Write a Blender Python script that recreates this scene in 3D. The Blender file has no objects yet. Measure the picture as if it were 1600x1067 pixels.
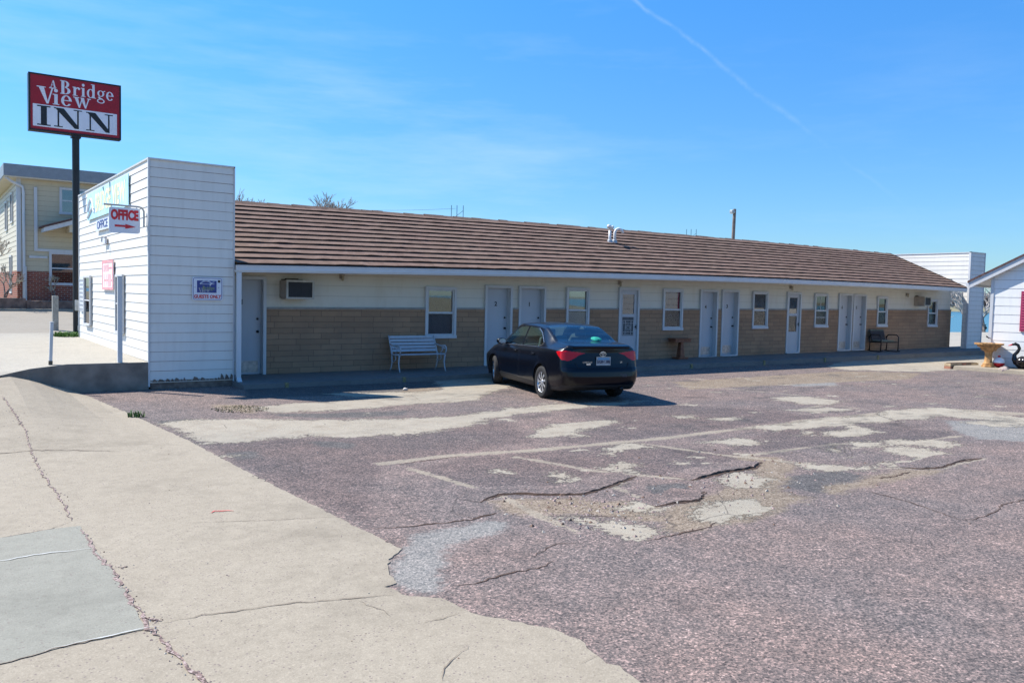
import bpy, bmesh, math, random
import numpy as np
from mathutils import Vector, Matrix
from mathutils.geometry import delaunay_2d_cdt
random.seed(7)
rad = math.radians
SC = bpy.context.scene
COL = SC.collection

# ------------------------------------------------------------ camera, sky, sun, exposure
CAM_H, YAW, PITCH, ROLL, FPX = 1.966, .6228, .0546, .0231, 1292.1
cd = bpy.data.cameras.new('camera'); cam = bpy.data.objects.new('camera', cd); COL.objects.link(cam)
cd.sensor_fit = 'HORIZONTAL'; cd.sensor_width = 36; cd.lens = FPX / 1600 * 36
cd.clip_start = .1; cd.clip_end = 6000
_f = Vector((math.sin(YAW)*math.cos(PITCH), math.cos(YAW)*math.cos(PITCH), -math.sin(PITCH)))
_r = Vector((math.cos(YAW), -math.sin(YAW), 0)); _u = _r.cross(_f)
_r2 = _r*math.cos(ROLL) + _u*math.sin(ROLL); _u2 = _u*math.cos(ROLL) - _r*math.sin(ROLL)
cam.matrix_world = Matrix(((_r2.x, _u2.x, -_f.x, 0), (_r2.y, _u2.y, -_f.y, 0), (_r2.z, _u2.z, -_f.z, CAM_H), (0, 0, 0, 1)))
SC.camera = cam

SUNV = Vector((-.383, .531, .756)).normalized()      # towards the sun
sl = bpy.data.lights.new('sun', 'SUN'); sl.energy = 5.0; sl.angle = rad(.53); sl.color = (1, .95, .87)
sun = bpy.data.objects.new('sun', sl); COL.objects.link(sun); sun.location = (0, 0, 60)
sun.rotation_euler = SUNV.to_track_quat('Z', 'Y').to_euler()

world = bpy.data.worlds.new('World'); SC.world = world; world.use_nodes = True
NT = world.node_tree; NT.nodes.clear()
def wn(t, **k):
    n = NT.nodes.new(t)
    for a, b in k.items(): setattr(n, a, b)
    return n
wout = wn('ShaderNodeOutputWorld'); bg = wn('ShaderNodeBackground'); bg.inputs[1].default_value = SKY_STRENGTH = .088
sky = wn('ShaderNodeTexSky', sky_type='NISHITA', sun_disc=False)
sky.sun_elevation = math.asin(SUNV.z); sky.sun_rotation = math.atan2(SUNV.x, SUNV.y)
sky.altitude = 300; sky.air_density = 1.0; sky.dust_density = .35; sky.ozone_density = 2.5
tint = wn('ShaderNodeMix', data_type='RGBA', blend_type='MULTIPLY'); tint.inputs[0].default_value = 1
NT.links.new(sky.outputs[0], tint.inputs[6])
tc = wn('ShaderNodeTexCoord')
sz = wn('ShaderNodeSeparateXYZ'); NT.links.new(tc.outputs['Generated'], sz.inputs[0])
tr_ = wn('ShaderNodeValToRGB'); NT.links.new(sz.outputs[2], tr_.inputs[0]); NT.links.new(tr_.outputs[0], tint.inputs[7])
for p_, c_ in ((0, (.58, .79, .98, 1)), (.45, (.36, 1.12, 1.76, 1))):
    e_ = tr_.color_ramp.elements[0 if p_ == 0 else 1]; e_.position = p_; e_.color = c_
def wmath(op, a, b=None, c=None, clamp=False):
    n = wn('ShaderNodeMath', operation=op, use_clamp=clamp)
    for i, v in enumerate((a, b, c)):
        if v is None: continue
        if isinstance(v, (int, float)): n.inputs[i].default_value = v
        else: NT.links.new(v, n.inputs[i])
    return n.outputs[0]
def wdot(vec):
    n = wn('ShaderNodeVectorMath', operation='DOT_PRODUCT'); NT.links.new(tc.outputs['Generated'], n.inputs[0]); n.inputs[1].default_value = vec
    return n.outputs['Value']
def wnoise(scale, detail, mscale=(1, 1, 1), rot=(0, 0, 0), rough=.55):
    m = wn('ShaderNodeMapping'); m.inputs['Scale'].default_value = mscale; m.inputs['Rotation'].default_value = rot
    NT.links.new(tc.outputs['Generated'], m.inputs[0])
    n = wn('ShaderNodeTexNoise'); n.inputs['Scale'].default_value = scale; n.inputs['Detail'].default_value = detail; n.inputs['Roughness'].default_value = rough
    NT.links.new(m.outputs[0], n.inputs['Vector']); return n.outputs['Fac']
# thin cirrus: stretched noise; contrail: a band along a great circle, broken by noise
def pixdir(u, v):
    return (_f + _r2*(u-800)/FPX + _u2*(533.5-v)/FPX).normalized()
cir = wnoise(2.4, 6, (1, 1.2, 6.5), (.30, .22, .4), .62)
cir2 = wnoise(1.0, 2, (1, 1, 2.5))
cm = wmath('MULTIPLY', wmath('MULTIPLY_ADD', cir, 3.6, -1.65, True), wmath('MULTIPLY_ADD', cir2, 3.0, -1.0, True))
a, b = pixdir(990, 0), pixdir(1345, 268)
nrm = a.cross(b).normalized(); mid = (a+b).normalized(); along = (b-a).normalized()
wob = wnoise(16, 4, (1, 1, 1))
dd = wmath('ADD', wdot(tuple(nrm)), wmath('MULTIPLY_ADD', wob, .018, -.009))
band = wmath('SUBTRACT', 1, wmath('DIVIDE', wmath('ABSOLUTE', dd), .0036), None, True)
s = wdot(tuple(along))
ha = a.dot(along)
fade = wmath('MULTIPLY_ADD', s, -2.3, .62 , True)
gap = wmath('MULTIPLY_ADD', wnoise(13, 5, rough=.7), 5.5, -2.2, True)
front = wmath('GREATER_THAN', wdot(tuple(mid)), .3)
con = wmath('MULTIPLY', wmath('MULTIPLY', wmath('MULTIPLY', band, fade), gap), front)
cl = wmath('ADD', wmath('MULTIPLY', cm, .30), wmath('MULTIPLY', con, .20), None, True)
cmix = wn('ShaderNodeMix', data_type='RGBA'); NT.links.new(cl, cmix.inputs[0]); NT.links.new(tint.outputs[2], cmix.inputs[6])
cmix.inputs[7].default_value = (5.2, 6.6, 7.6, 1)
NT.links.new(cmix.outputs[2], bg.inputs[0]); NT.links.new(bg.outputs[0], wout.inputs[0])

SC.view_settings.view_transform = 'Standard'; SC.view_settings.look = 'None'
SC.view_settings.exposure = .74; SC.view_settings.gamma = 1; SC.view_settings.use_curve_mapping = False
SC.cycles.max_bounces = 8; SC.cycles.transparent_max_bounces = 12
SC.cycles.use_denoising = True; SC.cycles.denoising_prefilter = 'FAST'

# ------------------------------------------------------------ materials
class M_:
    def __init__(s, name):
        s.m = bpy.data.materials.new(name); s.m.use_nodes = True; s.t = s.m.node_tree
        s.b = s.t.nodes['Principled BSDF']; s.geo = None
    def n(s, t, **k):
        n = s.t.nodes.new(t)
        for a, b in k.items(): setattr(n, a, b)
        return n
    def l(s, a, b): s.t.links.new(a, b)
    def pos(s, scale=(1, 1, 1), rot=(0, 0, 0), obj=False):
        if obj: src = s.n('ShaderNodeTexCoord').outputs['Object']
        else: src = s.n('ShaderNodeNewGeometry').outputs['Position']
        m = s.n('ShaderNodeMapping'); m.inputs['Scale'].default_value = scale; m.inputs['Rotation'].default_value = rot
        s.l(src, m.inputs[0]); return m.outputs[0]
    def noise(s, sc_, detail=4, rough=.55, vec=None, out='Fac', **k):
        n = s.n('ShaderNodeTexNoise'); n.inputs['Scale'].default_value = sc_; n.inputs['Detail'].default_value = detail; n.inputs['Roughness'].default_value = rough
        s.l(vec or s.pos(**k), n.inputs['Vector']); return n.outputs[out]
    def voro(s, sc_, out='Color', feature='F1', vec=None, **k):
        n = s.n('ShaderNodeTexVoronoi', feature=feature); n.inputs['Scale'].default_value = sc_
        s.l(vec or s.pos(**k), n.inputs['Vector']); return n.outputs[out]
    def math(s, op, a, b=None, c=None, clamp=False):
        n = s.n('ShaderNodeMath', operation=op, use_clamp=clamp)
        for i, v in enumerate((a, b, c)):
            if v is None: continue
            if isinstance(v, (int, float)): n.inputs[i].default_value = v
            else: s.l(v, n.inputs[i])
        return n.outputs[0]
    def ramp(s, fac, stops, interp='LINEAR'):
        n = s.n('ShaderNodeValToRGB'); n.color_ramp.interpolation = interp
        e = n.color_ramp.elements
        while len(e) < len(stops): e.new(.5)
        for i, (p, c) in enumerate(stops):
            e[i].position = p; e[i].color = tuple(c) + ((1,) if len(c) == 3 else ()) if not isinstance(c, (int, float)) else (c, c, c, 1)
        s.l(fac, n.inputs[0]); return n.outputs[0]
    def mix(s, f, a, b, blend='MIX'):
        n = s.n('ShaderNodeMix', data_type='RGBA', blend_type=blend)
        for i, v in ((0, f), (6, a), (7, b)):
            if isinstance(v, (int, float)): n.inputs[i].default_value = v
            elif isinstance(v, tuple): n.inputs[i].default_value = v + (1,) if len(v) == 3 else v
            else: s.l(v, n.inputs[i])
        return n.outputs[2]
    def attr(s, name):
        return s.n('ShaderNodeAttribute', attribute_name=name).outputs['Fac']
    def bump(s, h, strength=.3, dist=.01, nrm=None):
        n = s.n('ShaderNodeBump'); n.inputs['Strength'].default_value = strength; n.inputs['Distance'].default_value = dist
        s.l(h, n.inputs['Height']); s.l(n.outputs[0], s.b.inputs['Normal']); return n
    def col(s, c):
        if isinstance(c, tuple): s.b.inputs['Base Color'].default_value = c + (1,)
        else: s.l(c, s.b.inputs['Base Color'])
    def set(s, rough=None, metal=None, spec=None, coat=None):
        if rough is not None: s.b.inputs['Roughness'].default_value = rough
        if metal is not None: s.b.inputs['Metallic'].default_value = metal
        if spec is not None: s.b.inputs['Specular IOR Level'].default_value = spec
        if coat is not None: s.b.inputs['Coat Weight'].default_value = coat; s.b.inputs['Coat Roughness'].default_value = .04
        return s.m
def plain(name, c, rough=.6, metal=0, var=.12, scale=6, spec=.4, coat=0, bump=0):
    m = M_(name); v = m.noise(scale, 5)
    m.col(m.mix(m.ramp(v, [(.3, 0.), (.7, 1.)]), tuple(x*(1-var) for x in c), tuple(min(1, x*(1+var)) for x in c)))
    if bump: m.bump(m.noise(scale*8, 3), bump, .004)
    return m.set(rough, metal, spec, coat)
MAT = {}
def weathered(name, c, dirt=(.25, .22, .18), amt=.35, rough=.55, grime_h=.5, streak=True):
    m = M_(name)
    n1 = m.noise(3.5, 6); n2 = m.noise(1.6, 5, scale=(6, 6, .7)); n3 = m.noise(40, 3)
    f = m.math('MULTIPLY', m.math('MULTIPLY_ADD', n2, 3.2, -1.5, True), amt)
    c0 = m.mix(n1, tuple(x*.93 for x in c), c)
    c1 = m.mix(f, c0, dirt)
    chip = m.math('GREATER_THAN', m.noise(22, 5, .7), .73)
    c2 = m.mix(m.math('MULTIPLY', chip, .35), c1, (.32, .27, .22))
    m.col(c2); m.bump(n3, .12, .003); return m.set(rough, 0, .35)
MAT['siding'] = weathered('white_siding_paint', (.73, .71, .66), amt=.14)
MAT['housesiding'] = weathered('bright_white_house_siding', (.78, .78, .75), amt=.1)
MAT['groove'] = plain('grimy_lap_joint', (.20, .14, .11), .9, scale=9, var=.4)
MAT['trim'] = weathered('white_trim_paint', (.57, .58, .585), amt=.2)
MAT['metalwhite'] = plain('white_gutter_metal', (.58, .59, .60), .4, var=.05, scale=3)
MAT['door'] = weathered('pale_door_paint', (.46, .48, .51), dirt=(.4, .38, .36), amt=.2, rough=.45)
MAT['kick'] = plain('scuffed_kick_plate', (.42, .39, .36), .4, .3, var=.3, scale=12)
MAT['darkmetal'] = plain('dark_metal', (.03, .03, .035), .45, .5, var=.2)
MAT['black'] = plain('black_paint', (.012, .012, .014), .4, var=.3)
MAT['grey'] = plain('grey_metal', (.38, .40, .41), .45, .3, var=.15)
MAT['chrome'] = plain('bright_metal', (.7, .71, .73), .22, .9, var=.04)
MAT['rubber'] = plain('tyre_rubber', (.018, .018, .019), .85, var=.3, scale=20)
MAT['plastic'] = plain('dark_plastic', (.02, .02, .022), .6, var=.2)
MAT['wood'] = plain('red_brown_wood', (.20, .07, .035), .55, var=.4, scale=14)
MAT['terracotta'] = plain('yellow_stained_terracotta', (.42, .23, .09), .7, var=.5, scale=9, bump=.4)
MAT['red'] = plain('red_paint', (.55, .02, .03), .4, var=.15)
MAT['signred'] = plain('dark_red_sign_face', (.30, .008, .02), .5, var=.12, scale=2)
MAT['signwhite'] = plain('white_sign_face', (.66, .68, .74), .4, var=.06, scale=2)
MAT['signblue'] = plain('navy_sign_face', (.03, .05, .22), .4, var=.1)
MAT['signgreen'] = plain('olive_lettering', (.28, .34, .12), .5, var=.1)
MAT['paleblue'] = plain('faded_blue_banner', (.45, .74, .82), .6, var=.2, scale=3)
MAT['paleyellow'] = plain('faded_yellow_letters', (.80, .77, .48), .6, var=.08, scale=3)
MAT['palepink'] = plain('faded_pink_face', (.85, .68, .68), .6, var=.2, scale=12)
MAT['palered'] = plain('faded_red_print', (.78, .34, .35), .6, var=.15, scale=10)
MAT['yellow'] = plain('worn_yellow_paint', (.26, .21, .10), .8, var=.4, scale=20)
MAT['acbody'] = plain('tan_appliance_paint', (.36, .30, .25), .5, var=.2, scale=5)
MAT['postgrey'] = plain('grey_weathered_post', (.30, .30, .27), .85, var=.25, scale=8, bump=.3)
MAT['stain'] = plain('dark_soot', (.1, .08, .06), .9, var=.4, scale=14)
MAT['cream'] = None
m = M_('cream_wall_paint'); z = m.n('ShaderNodeSeparateXYZ'); m.l(m.pos(), z.inputs[0])
c = m.mix(m.noise(1.2, 5), (.60, .565, .48), (.68, .645, .555)); st = m.math('MULTIPLY_ADD', m.noise(2.2, 6, .6, scale=(2.5, 1, .6)), 2.6, -1.25, True)
m.col(m.mix(m.math('MULTIPLY', st, .30), c, (.42, .34, .23))); m.bump(m.noise(30, 3), .1, .003); MAT['cream'] = m.set(.65, 0, .3)

# ashlar veneer in brown: courses of two heights, long stones, slight colour per stone
m = M_('brown_ashlar_veneer')
br = m.n('ShaderNodeTexBrick', offset=.37, offset_frequency=2, squash=1.6, squash_frequency=3)
sw = m.n('ShaderNodeSeparateXYZ'); m.l(m.n('ShaderNodeNewGeometry').outputs['Position'], sw.inputs[0])
cb = m.n('ShaderNodeCombineXYZ'); m.l(sw.outputs[0], cb.inputs[0]); m.l(sw.outputs[2], cb.inputs[1])
warp = m.n('ShaderNodeVectorMath', operation='ADD'); m.l(cb.outputs[0], warp.inputs[0])
wv = m.n('ShaderNodeVectorMath', operation='SCALE'); wv.inputs['Scale'].default_value = .012
m.l(m.noise(7, 2, out='Color'), wv.inputs[0]); m.l(wv.outputs[0], warp.inputs[1]); m.l(warp.outputs[0], br.inputs['Vector'])
br.inputs['Scale'].default_value = 1; br.inputs['Mortar Size'].default_value = .007; br.inputs['Mortar Smooth'].default_value = .3
br.inputs['Brick Width'].default_value = .5; br.inputs['Row Height'].default_value = .128; br.inputs['Bias'].default_value = 0
br.inputs['Color1'].default_value = (.38, .232, .142, 1); br.inputs['Color2'].default_value = (.30, .182, .112, 1); br.inputs['Mortar'].default_value = (.155, .10, .065, 1)
n1 = m.noise(5, 6, .65, scale=(1, 1, 5)); c = m.mix(m.math('MULTIPLY_ADD', n1, 1.6, -.4, True), br.outputs['Color'], (.43, .27, .168), 'MIX')
c = m.mix(.35, br.outputs['Color'], c)
c = m.mix(m.math('MULTIPLY', m.math('MULTIPLY_ADD', m.noise(1.1, 4), 3, -1.3, True), .4), c, (.13, .10, .08))
m.col(c)
h = m.math('ADD', m.math('MULTIPLY', br.outputs['Fac'], -1), m.math('MULTIPLY', n1, .5)); m.bump(h, .5, .012); MAT['stone'] = m.set(.85, 0, .2)

# pressed shake roof: blotchy pinkish brown with grey-green weathering, streaked down the slope
m = M_('pink_brown_roof_shakes')
v1 = m.voro(5.5, 'Color', scale=(1, .9, .9)); sx = m.n('ShaderNodeSeparateColor'); m.l(v1, sx.inputs[0])
n1 = m.noise(14, 5, .7, scale=(1.6, .6, .6)); n2 = m.noise(.9, 4)
c = m.ramp(m.math('ADD', m.math('MULTIPLY', sx.outputs[0], .4), m.math('MULTIPLY', n1, .6)), [(.15, (.128, .082, .061)), (.42, (.168, .108, .082)), (.6, (.190, .124, .096)), (.9, (.230, .156, .123))])
c = m.mix(m.math('MULTIPLY', m.math('MULTIPLY_ADD', n2, 3, -1.2, True), .3), c, (.20, .155, .11))
m.col(c); m.bump(n1, .5, .012); MAT['roof'] = m.set(.9, 0, .15)
MAT['butt'] = plain('shake_butt_edge', (.030, .018, .014), .95, var=.5, scale=12)  # near-black butt faces put the shadow lines between courses into the colour

# grey glass with reflections (window panes): clear with Fresnel gloss
def glass(name, tint, gl=.06, rough=.02):
    m = M_(name); t = m.t; t.nodes.remove(m.b)
    tr = m.n('ShaderNodeBsdfTransparent'); tr.inputs[0].default_value = tint + (1,)
    g = m.n('ShaderNodeBsdfGlossy'); g.inputs['Roughness'].default_value = rough
    fr = m.n('ShaderNodeFresnel'); fr.inputs[0].default_value = 1.5
    mx = m.n('ShaderNodeMixShader'); m.l(m.math('ADD', fr.outputs[0], gl, None, True), mx.inputs[0]); m.l(tr.outputs[0], mx.inputs[1]); m.l(g.outputs[0], mx.inputs[2])
    m.l(mx.outputs[0], t.nodes['Material Output'].inputs[0]); return m.m
MAT['glass'] = glass('window_glass', (.75, .78, .78), .10)
MAT['carglass'] = glass('tinted_car_glass', (.66, .84, .80), .13)
MAT['dullglass'] = glass('screened_glass', (.80, .81, .83), -.04, .12)
MAT['screen'] = plain('insect_screen', (.10, .105, .115), .7, var=.2)
def drape(name, c1, c2, sc=9):
    m = M_(name); w = m.n('ShaderNodeTexWave', wave_type='BANDS', bands_direction='X'); w.inputs['Scale'].default_value = sc; w.inputs['Distortion'].default_value = 2.5
    m.l(m.pos(), w.inputs[0]); m.col(m.mix(w.outputs['Fac'], c1, c2)); m.bump(w.outputs['Fac'], .6, .03); return m.set(.8)
MAT['drape'] = drape('grey_drape', (.16, .17, .19), (.34, .35, .37))
MAT['lace'] = drape('pale_net_curtain', (.50, .55, .54), (.74, .77, .73), 14)
m = M_('blind_slats'); w = m.n('ShaderNodeTexWave', wave_type='BANDS', bands_direction='Z'); w.inputs['Scale'].default_value = 2.6; w.inputs['Distortion'].default_value = .4
m.l(m.pos(), w.inputs[0]); m.col(m.mix(w.outputs['Fac'], (.42, .46, .45), (.74, .80, .76))); MAT['blind'] = m.set(.7)  # pale bands paint a reflection of house siding in the upper pane
MAT['tanblind'] = plain('tan_blind', (.55, .42, .25), .7, var=.2, scale=4)
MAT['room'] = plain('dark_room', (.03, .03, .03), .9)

# ------------------------------------------------------------ mesh helpers
class MB:
    def __init__(s): s.v = []; s.f = []; s.m = []; s.mi = 0; s.sm = []; s.smooth = False
    def add(s, vs, fs):
        o = len(s.v); s.v += [tuple(p) for p in vs]; s.f += [tuple(i+o for i in f) for f in fs]
        s.m += [s.mi]*len(fs); s.sm += [s.smooth]*len(fs); return s
    def box(s, x0, y0, z0, x1, y1, z1):
        s.add([(x0,y0,z0),(x1,y0,z0),(x1,y1,z0),(x0,y1,z0),(x0,y0,z1),(x1,y0,z1),(x1,y1,z1),(x0,y1,z1)],
              [(0,3,2,1),(4,5,6,7),(0,1,5,4),(1,2,6,5),(2,3,7,6),(3,0,4,7)]); return s
    def hexa(s, p):   # eight points, bottom ring then top ring
        s.add(p, [(0,3,2,1),(4,5,6,7),(0,1,5,4),(1,2,6,5),(2,3,7,6),(3,0,4,7)]); return s
    def bar(s, a, b, w, h, up=(0, 0, 1)):
        a, b = Vector(a), Vector(b); d = (b-a).normalized(); u = Vector(up)
        if abs(d.dot(u)) > .98: u = Vector((0, 1, 0))
        r = d.cross(u).normalized(); u = r.cross(d)
        q = [r*sx*w/2+u*sy*h/2 for sx, sy in ((-1,-1),(1,-1),(1,1),(-1,1))]
        s.add([a+k for k in q]+[b+k for k in q], [(0,1,2,3),(7,6,5,4),(0,4,5,1),(1,5,6,2),(2,6,7,3),(3,7,4,0)]); return s
    def tube(s, pts, rr, n=8, caps=True):
        pts = [Vector(p) for p in pts]
        if not isinstance(rr, (list, tuple)): rr = [rr]*len(pts)
        vs = []; prev = None
        for i, p in enumerate(pts):
            d = (pts[min(i+1, len(pts)-1)]-pts[max(i-1, 0)]).normalized()
            if prev is None:
                u = Vector((0, 0, 1)) if abs(d.z) < .9 else Vector((1, 0, 0))
            else: u = prev
            r = d.cross(u); r = r.normalized() if r.length > 1e-6 else Vector((1, 0, 0)); u = r.cross(d).normalized(); prev = u
            for k in range(n):
                t = 2*math.pi*k/n; vs.append(p+(r*math.cos(t)+u*math.sin(t))*rr[i])
        fs = [(i*n+k, i*n+(k+1) % n, (i+1)*n+(k+1) % n, (i+1)*n+k) for i in range(len(pts)-1) for k in range(n)]
        if caps: fs += [tuple(reversed(range(n))), tuple(range((len(pts)-1)*n, len(pts)*n))]
        s.add(vs, fs); return s
    def lathe(s, prof, c=(0, 0, 0), n=24, axis='Z', a0=0, a1=2*math.pi, close=False):
        full = abs(a1-a0-2*math.pi) < 1e-6; m = n if full else n+1; vs = []
        for r, h in prof:
            for k in range(m):
                t = a0+(a1-a0)*k/n; x, y = r*math.cos(t), r*math.sin(t)
                q = {'Z': (x, y, h), 'Y': (x, h, y), 'X': (h, x, y)}[axis]; vs.append((c[0]+q[0], c[1]+q[1], c[2]+q[2]))
        fs = [(i*m+k, i*m+(k+1) % m, (i+1)*m+(k+1) % m, (i+1)*m+k) for i in range(len(prof)-1) for k in range(n)]
        s.add(vs, fs); return s
    def prism(s, poly, axis, a, b):   # polygon in the other two axes, extruded
        def P(p, t): return {'Y': (p[0], t, p[1]), 'X': (t, p[0], p[1]), 'Z': (p[0], p[1], t)}[axis]
        n = len(poly); s.add([P(p, a) for p in poly]+[P(p, b) for p in poly],
            [tuple(range(n)), tuple(reversed(range(n, 2*n)))]+[(i, i+n, (i+1) % n+n, (i+1) % n) for i in range(n)]); return s
    def build(s, name, mats, parent=None, bevel=0, loc=None, rot=None, w=False):
        if w:       # vertices were given in world space: bring them into the parent's space
            p, ch = parent, []
            while p: ch.append(Matrix.LocRotScale(p.location, p.rotation_euler, p.scale)); p = p.parent
            mm = Matrix()
            for q in reversed(ch): mm = mm @ q
            mi = mm.inverted(); s.v = [tuple(mi @ Vector(p)) for p in s.v]
        me = bpy.data.meshes.new(name); me.from_pydata(s.v, [], s.f)
        if not isinstance(mats, (list, tuple)): mats = [mats]
        for mm in mats: me.materials.append(mm)
        me.polygons.foreach_set('material_index', s.m); me.polygons.foreach_set('use_smooth', s.sm)
        bm = bmesh.new(); bm.from_mesh(me); bmesh.ops.recalc_face_normals(bm, faces=bm.faces); bm.to_mesh(me); bm.free()
        o = bpy.data.objects.new(name, me); COL.objects.link(o)
        if parent: o.parent = parent
        if loc: o.location = loc
        if rot: o.rotation_euler = rot
        if bevel:
            b = o.modifiers.new('bevel', 'BEVEL'); b.width = bevel; b.segments = 2; b.limit_method = 'ANGLE'; b.angle_limit = rad(40)
        return o
def tag(o, label=None, cat=None, group=None, kind=None):
    if label: o['label'] = label
    if cat: o['category'] = cat
    if group: o['group'] = group
    if kind: o['kind'] = kind
    return o
def empty(name, loc, label, cat, rz=0, group=None):
    o = bpy.data.objects.new(name, None); COL.objects.link(o); o.location = loc; o.rotation_euler = (0, 0, rz); o.empty_display_size = .2
    return tag(o, label, cat, group)
def sans(name, txt, mat, parent, loc, size, rot=(rad(90), 0, 0), sx=1, bold=0, ext=.002, align='CENTER', shear=0):
    cu = bpy.data.curves.new(name, 'FONT'); cu.body = txt; cu.size = size; cu.align_x = align; cu.align_y = 'CENTER'; cu.extrude = ext; cu.offset = bold; cu.shear = shear
    cu.resolution_u = 3
    tmp = bpy.data.objects.new(name+'_curve', cu); COL.objects.link(tmp)
    dg = bpy.context.evaluated_depsgraph_get(); me = bpy.data.meshes.new_from_object(tmp.evaluated_get(dg))
    bpy.data.objects.remove(tmp); bpy.data.curves.remove(cu)
    me.materials.clear(); me.materials.append(mat)
    o = bpy.data.objects.new(name, me); COL.objects.link(o); o.location = loc; o.rotation_euler = rot; o.scale = (sx, 1, 1)
    if parent: o.parent = parent
    return o
# ------------------------------------------------------------ the motel wing
D = 17.989
def zeave(x): return 2.459 + .0236*(x-5) - .0005*(x-5)**2          # the old eave sags and rises a little along its length
def zbase(x): return .12 + .0029*(x-5)
def zstone(x): return 1.545 + .008*(x-5)
X0, X1 = 5.23, 36.12
YR = 20.8
def zridge(x): return 4.10 + .0165*(x-5) - .00035*(x-5)**2
motel = empty('motel_building', (5.2, D, 0), 'long low cream and tan motel with brown shake roof and white sided false front', 'motel')
doors = [(5.31, 6.21, .08, 2.27, '1', 'solid'), (11.99, 12.87, .13, 2.24, '2', 'solid'), (13.08, 14.0, .13, 2.25, '1', 'solid'), (16.72, 17.55, .12, 2.30, '', 'glass'),
         (20.23, 21.08, .14, 2.32, '4', 'solid'), (21.27, 22.13, .17, 2.34, '3', 'solid'), (24.70, 25.51, .19, 2.34, '', 'glass2'), (27.81, 28.69, .21, 2.35, '6', 'solid'), (28.76, 29.63, .21, 2.35, '5', 'solid')]
wins = [(10.21, 11.11, .88, 2.16, 'drape'), (14.72, 15.57, 1.0, 2.25, 'lace'), (18.55, 19.43, 1.04, 2.31, 'blind'), (22.82, 23.64, 1.07, 2.32, 'half'),
        (26.31, 27.13, 1.10, 2.32, 'lace2'), (30.38, 31.11, 1.11, 2.30, 'half'), (34.17, 34.95, 1.10, 2.24, 'drape')]
wb = MB(); opn = sorted([(d[0]+.03, d[1]-.03, d[3]-.03) for d in doors]+[(w[0]+.03, w[1]-.03, w[3]-.03) for w in wins]); cuts = [X0]
for o_ in opn: cuts += [o_[0], o_[1]]
cuts.append(X1)
for i in range(len(cuts)-1):
    a, b = cuts[i], cuts[i+1]; hole = i % 2 == 1; n = max(1, int((b-a)/1.0))
    for k in range(n):
        p, q = a+(b-a)*k/n, a+(b-a)*(k+1)/n; za, zc = (opn[i//2][2],)*2 if hole else (zstone(p), zstone(q))
        wb.hexa([(p, D, za), (q, D, zc), (q, D+.2, zc), (p, D+.2, za), (p, D, zeave(p)+.45), (q, D, zeave(q)+.45), (q, D+.2, zeave(q)+.45), (p, D+.2, zeave(p)+.45)])
        if not hole: wb.hexa([(p, D+.02, -.1), (q, D+.02, -.1), (q, D+.2, -.1), (p, D+.2, -.1), (p, D+.02, za), (q, D+.02, zc), (q, D+.2, zc), (p, D+.2, za)])
        elif (a-.03, b+.03) in [(w[0], w[1]) for w in wins] or any(abs(w[0]-a+.03) < .01 for w in wins):
            zb_ = [w[2] for w in wins if abs(w[0]-a+.03) < .01][0]; wb.hexa([(p, D+.02, -.1), (q, D+.02, -.1), (q, D+.2, -.1), (p, D+.2, -.1), (p, D+.02, zb_), (q, D+.02, zb_), (q, D+.2, zb_), (p, D+.2, zb_)])
wb.box(X1-.2, D+.2, 0, X1, 24.4, 2.75); wb.box(X0, 24.2, 0, X1-.2, 24.4, 2.6)
# walls
# hidden side and back walls
bb = wb; wb.mi = 1    # the joints of the wall panels
for k in range(3):
    for i in range(2, len(cuts)-1, 2):
        a, b = cuts[i], cuts[i+1]; za = 1.86+k*.24+(a-X0-1)*.0053; zc = 1.86+k*.24+(b-X0-1)*.0053
        bb.hexa([(a, D-.0015, za), (b, D-.0015, zc), (b, D+.0, zc), (a, D+.0, za), (a, D-.0015, za+.006), (b, D-.0015, zc+.006), (b, D+.0, zc+.006), (a, D+.0, za+.006)])
wall = wb.build('plaster_wall', [MAT['cream'], plain('joint_shadow', (.36, .33, .26), .8)], motel, w=True)
# brown veneer between the doors
mt_trim = plain('grey_brown_trim', (.28, .25, .22), .6, var=.2)
gaps = [X0]+[v for d in doors for v in (d[0], d[1])]+[X1]
spans = [(gaps[i], gaps[i+1]) for i in range(0, len(gaps), 2) if gaps[i+1]-gaps[i] > .05]
for a, b in spans:
    if b < 5.4: continue
    cut = [w for w in wins if w[0] > a and w[1] < b]
    cur = a; pcs = []
    for w in cut: pcs.append((cur, w[0], None)); pcs.append((w[0], w[1], w[2])); cur = w[1]
    pcs.append((cur, b, None))
    for p, q, top in pcs:
        zt0, zt1 = (zstone(p), zstone(q)) if top is None else (top, top)
        sb = MB(); tb = MB()
        sb.hexa([(p, D-.045, zbase(p)-.1), (q, D-.045, zbase(q)-.1), (q, D, zbase(q)-.1), (p, D, zbase(p)-.1), (p, D-.045, zt0), (q, D-.045, zt1), (q, D, zt1), (p, D, zt0)])
        if top is None:
            tb.hexa([(p, D-.058, zt0), (q, D-.058, zt1), (q, D, zt1), (p, D, zt0), (p, D-.058, zt0+.045), (q, D-.058, zt1+.045), (q, D, zt1+.045), (p, D, zt0+.045)])
            tb.build('ledge_trim', mt_trim, motel, w=True)
        sb.build('stone_veneer', MAT['stone'], motel, w=True)
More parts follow.
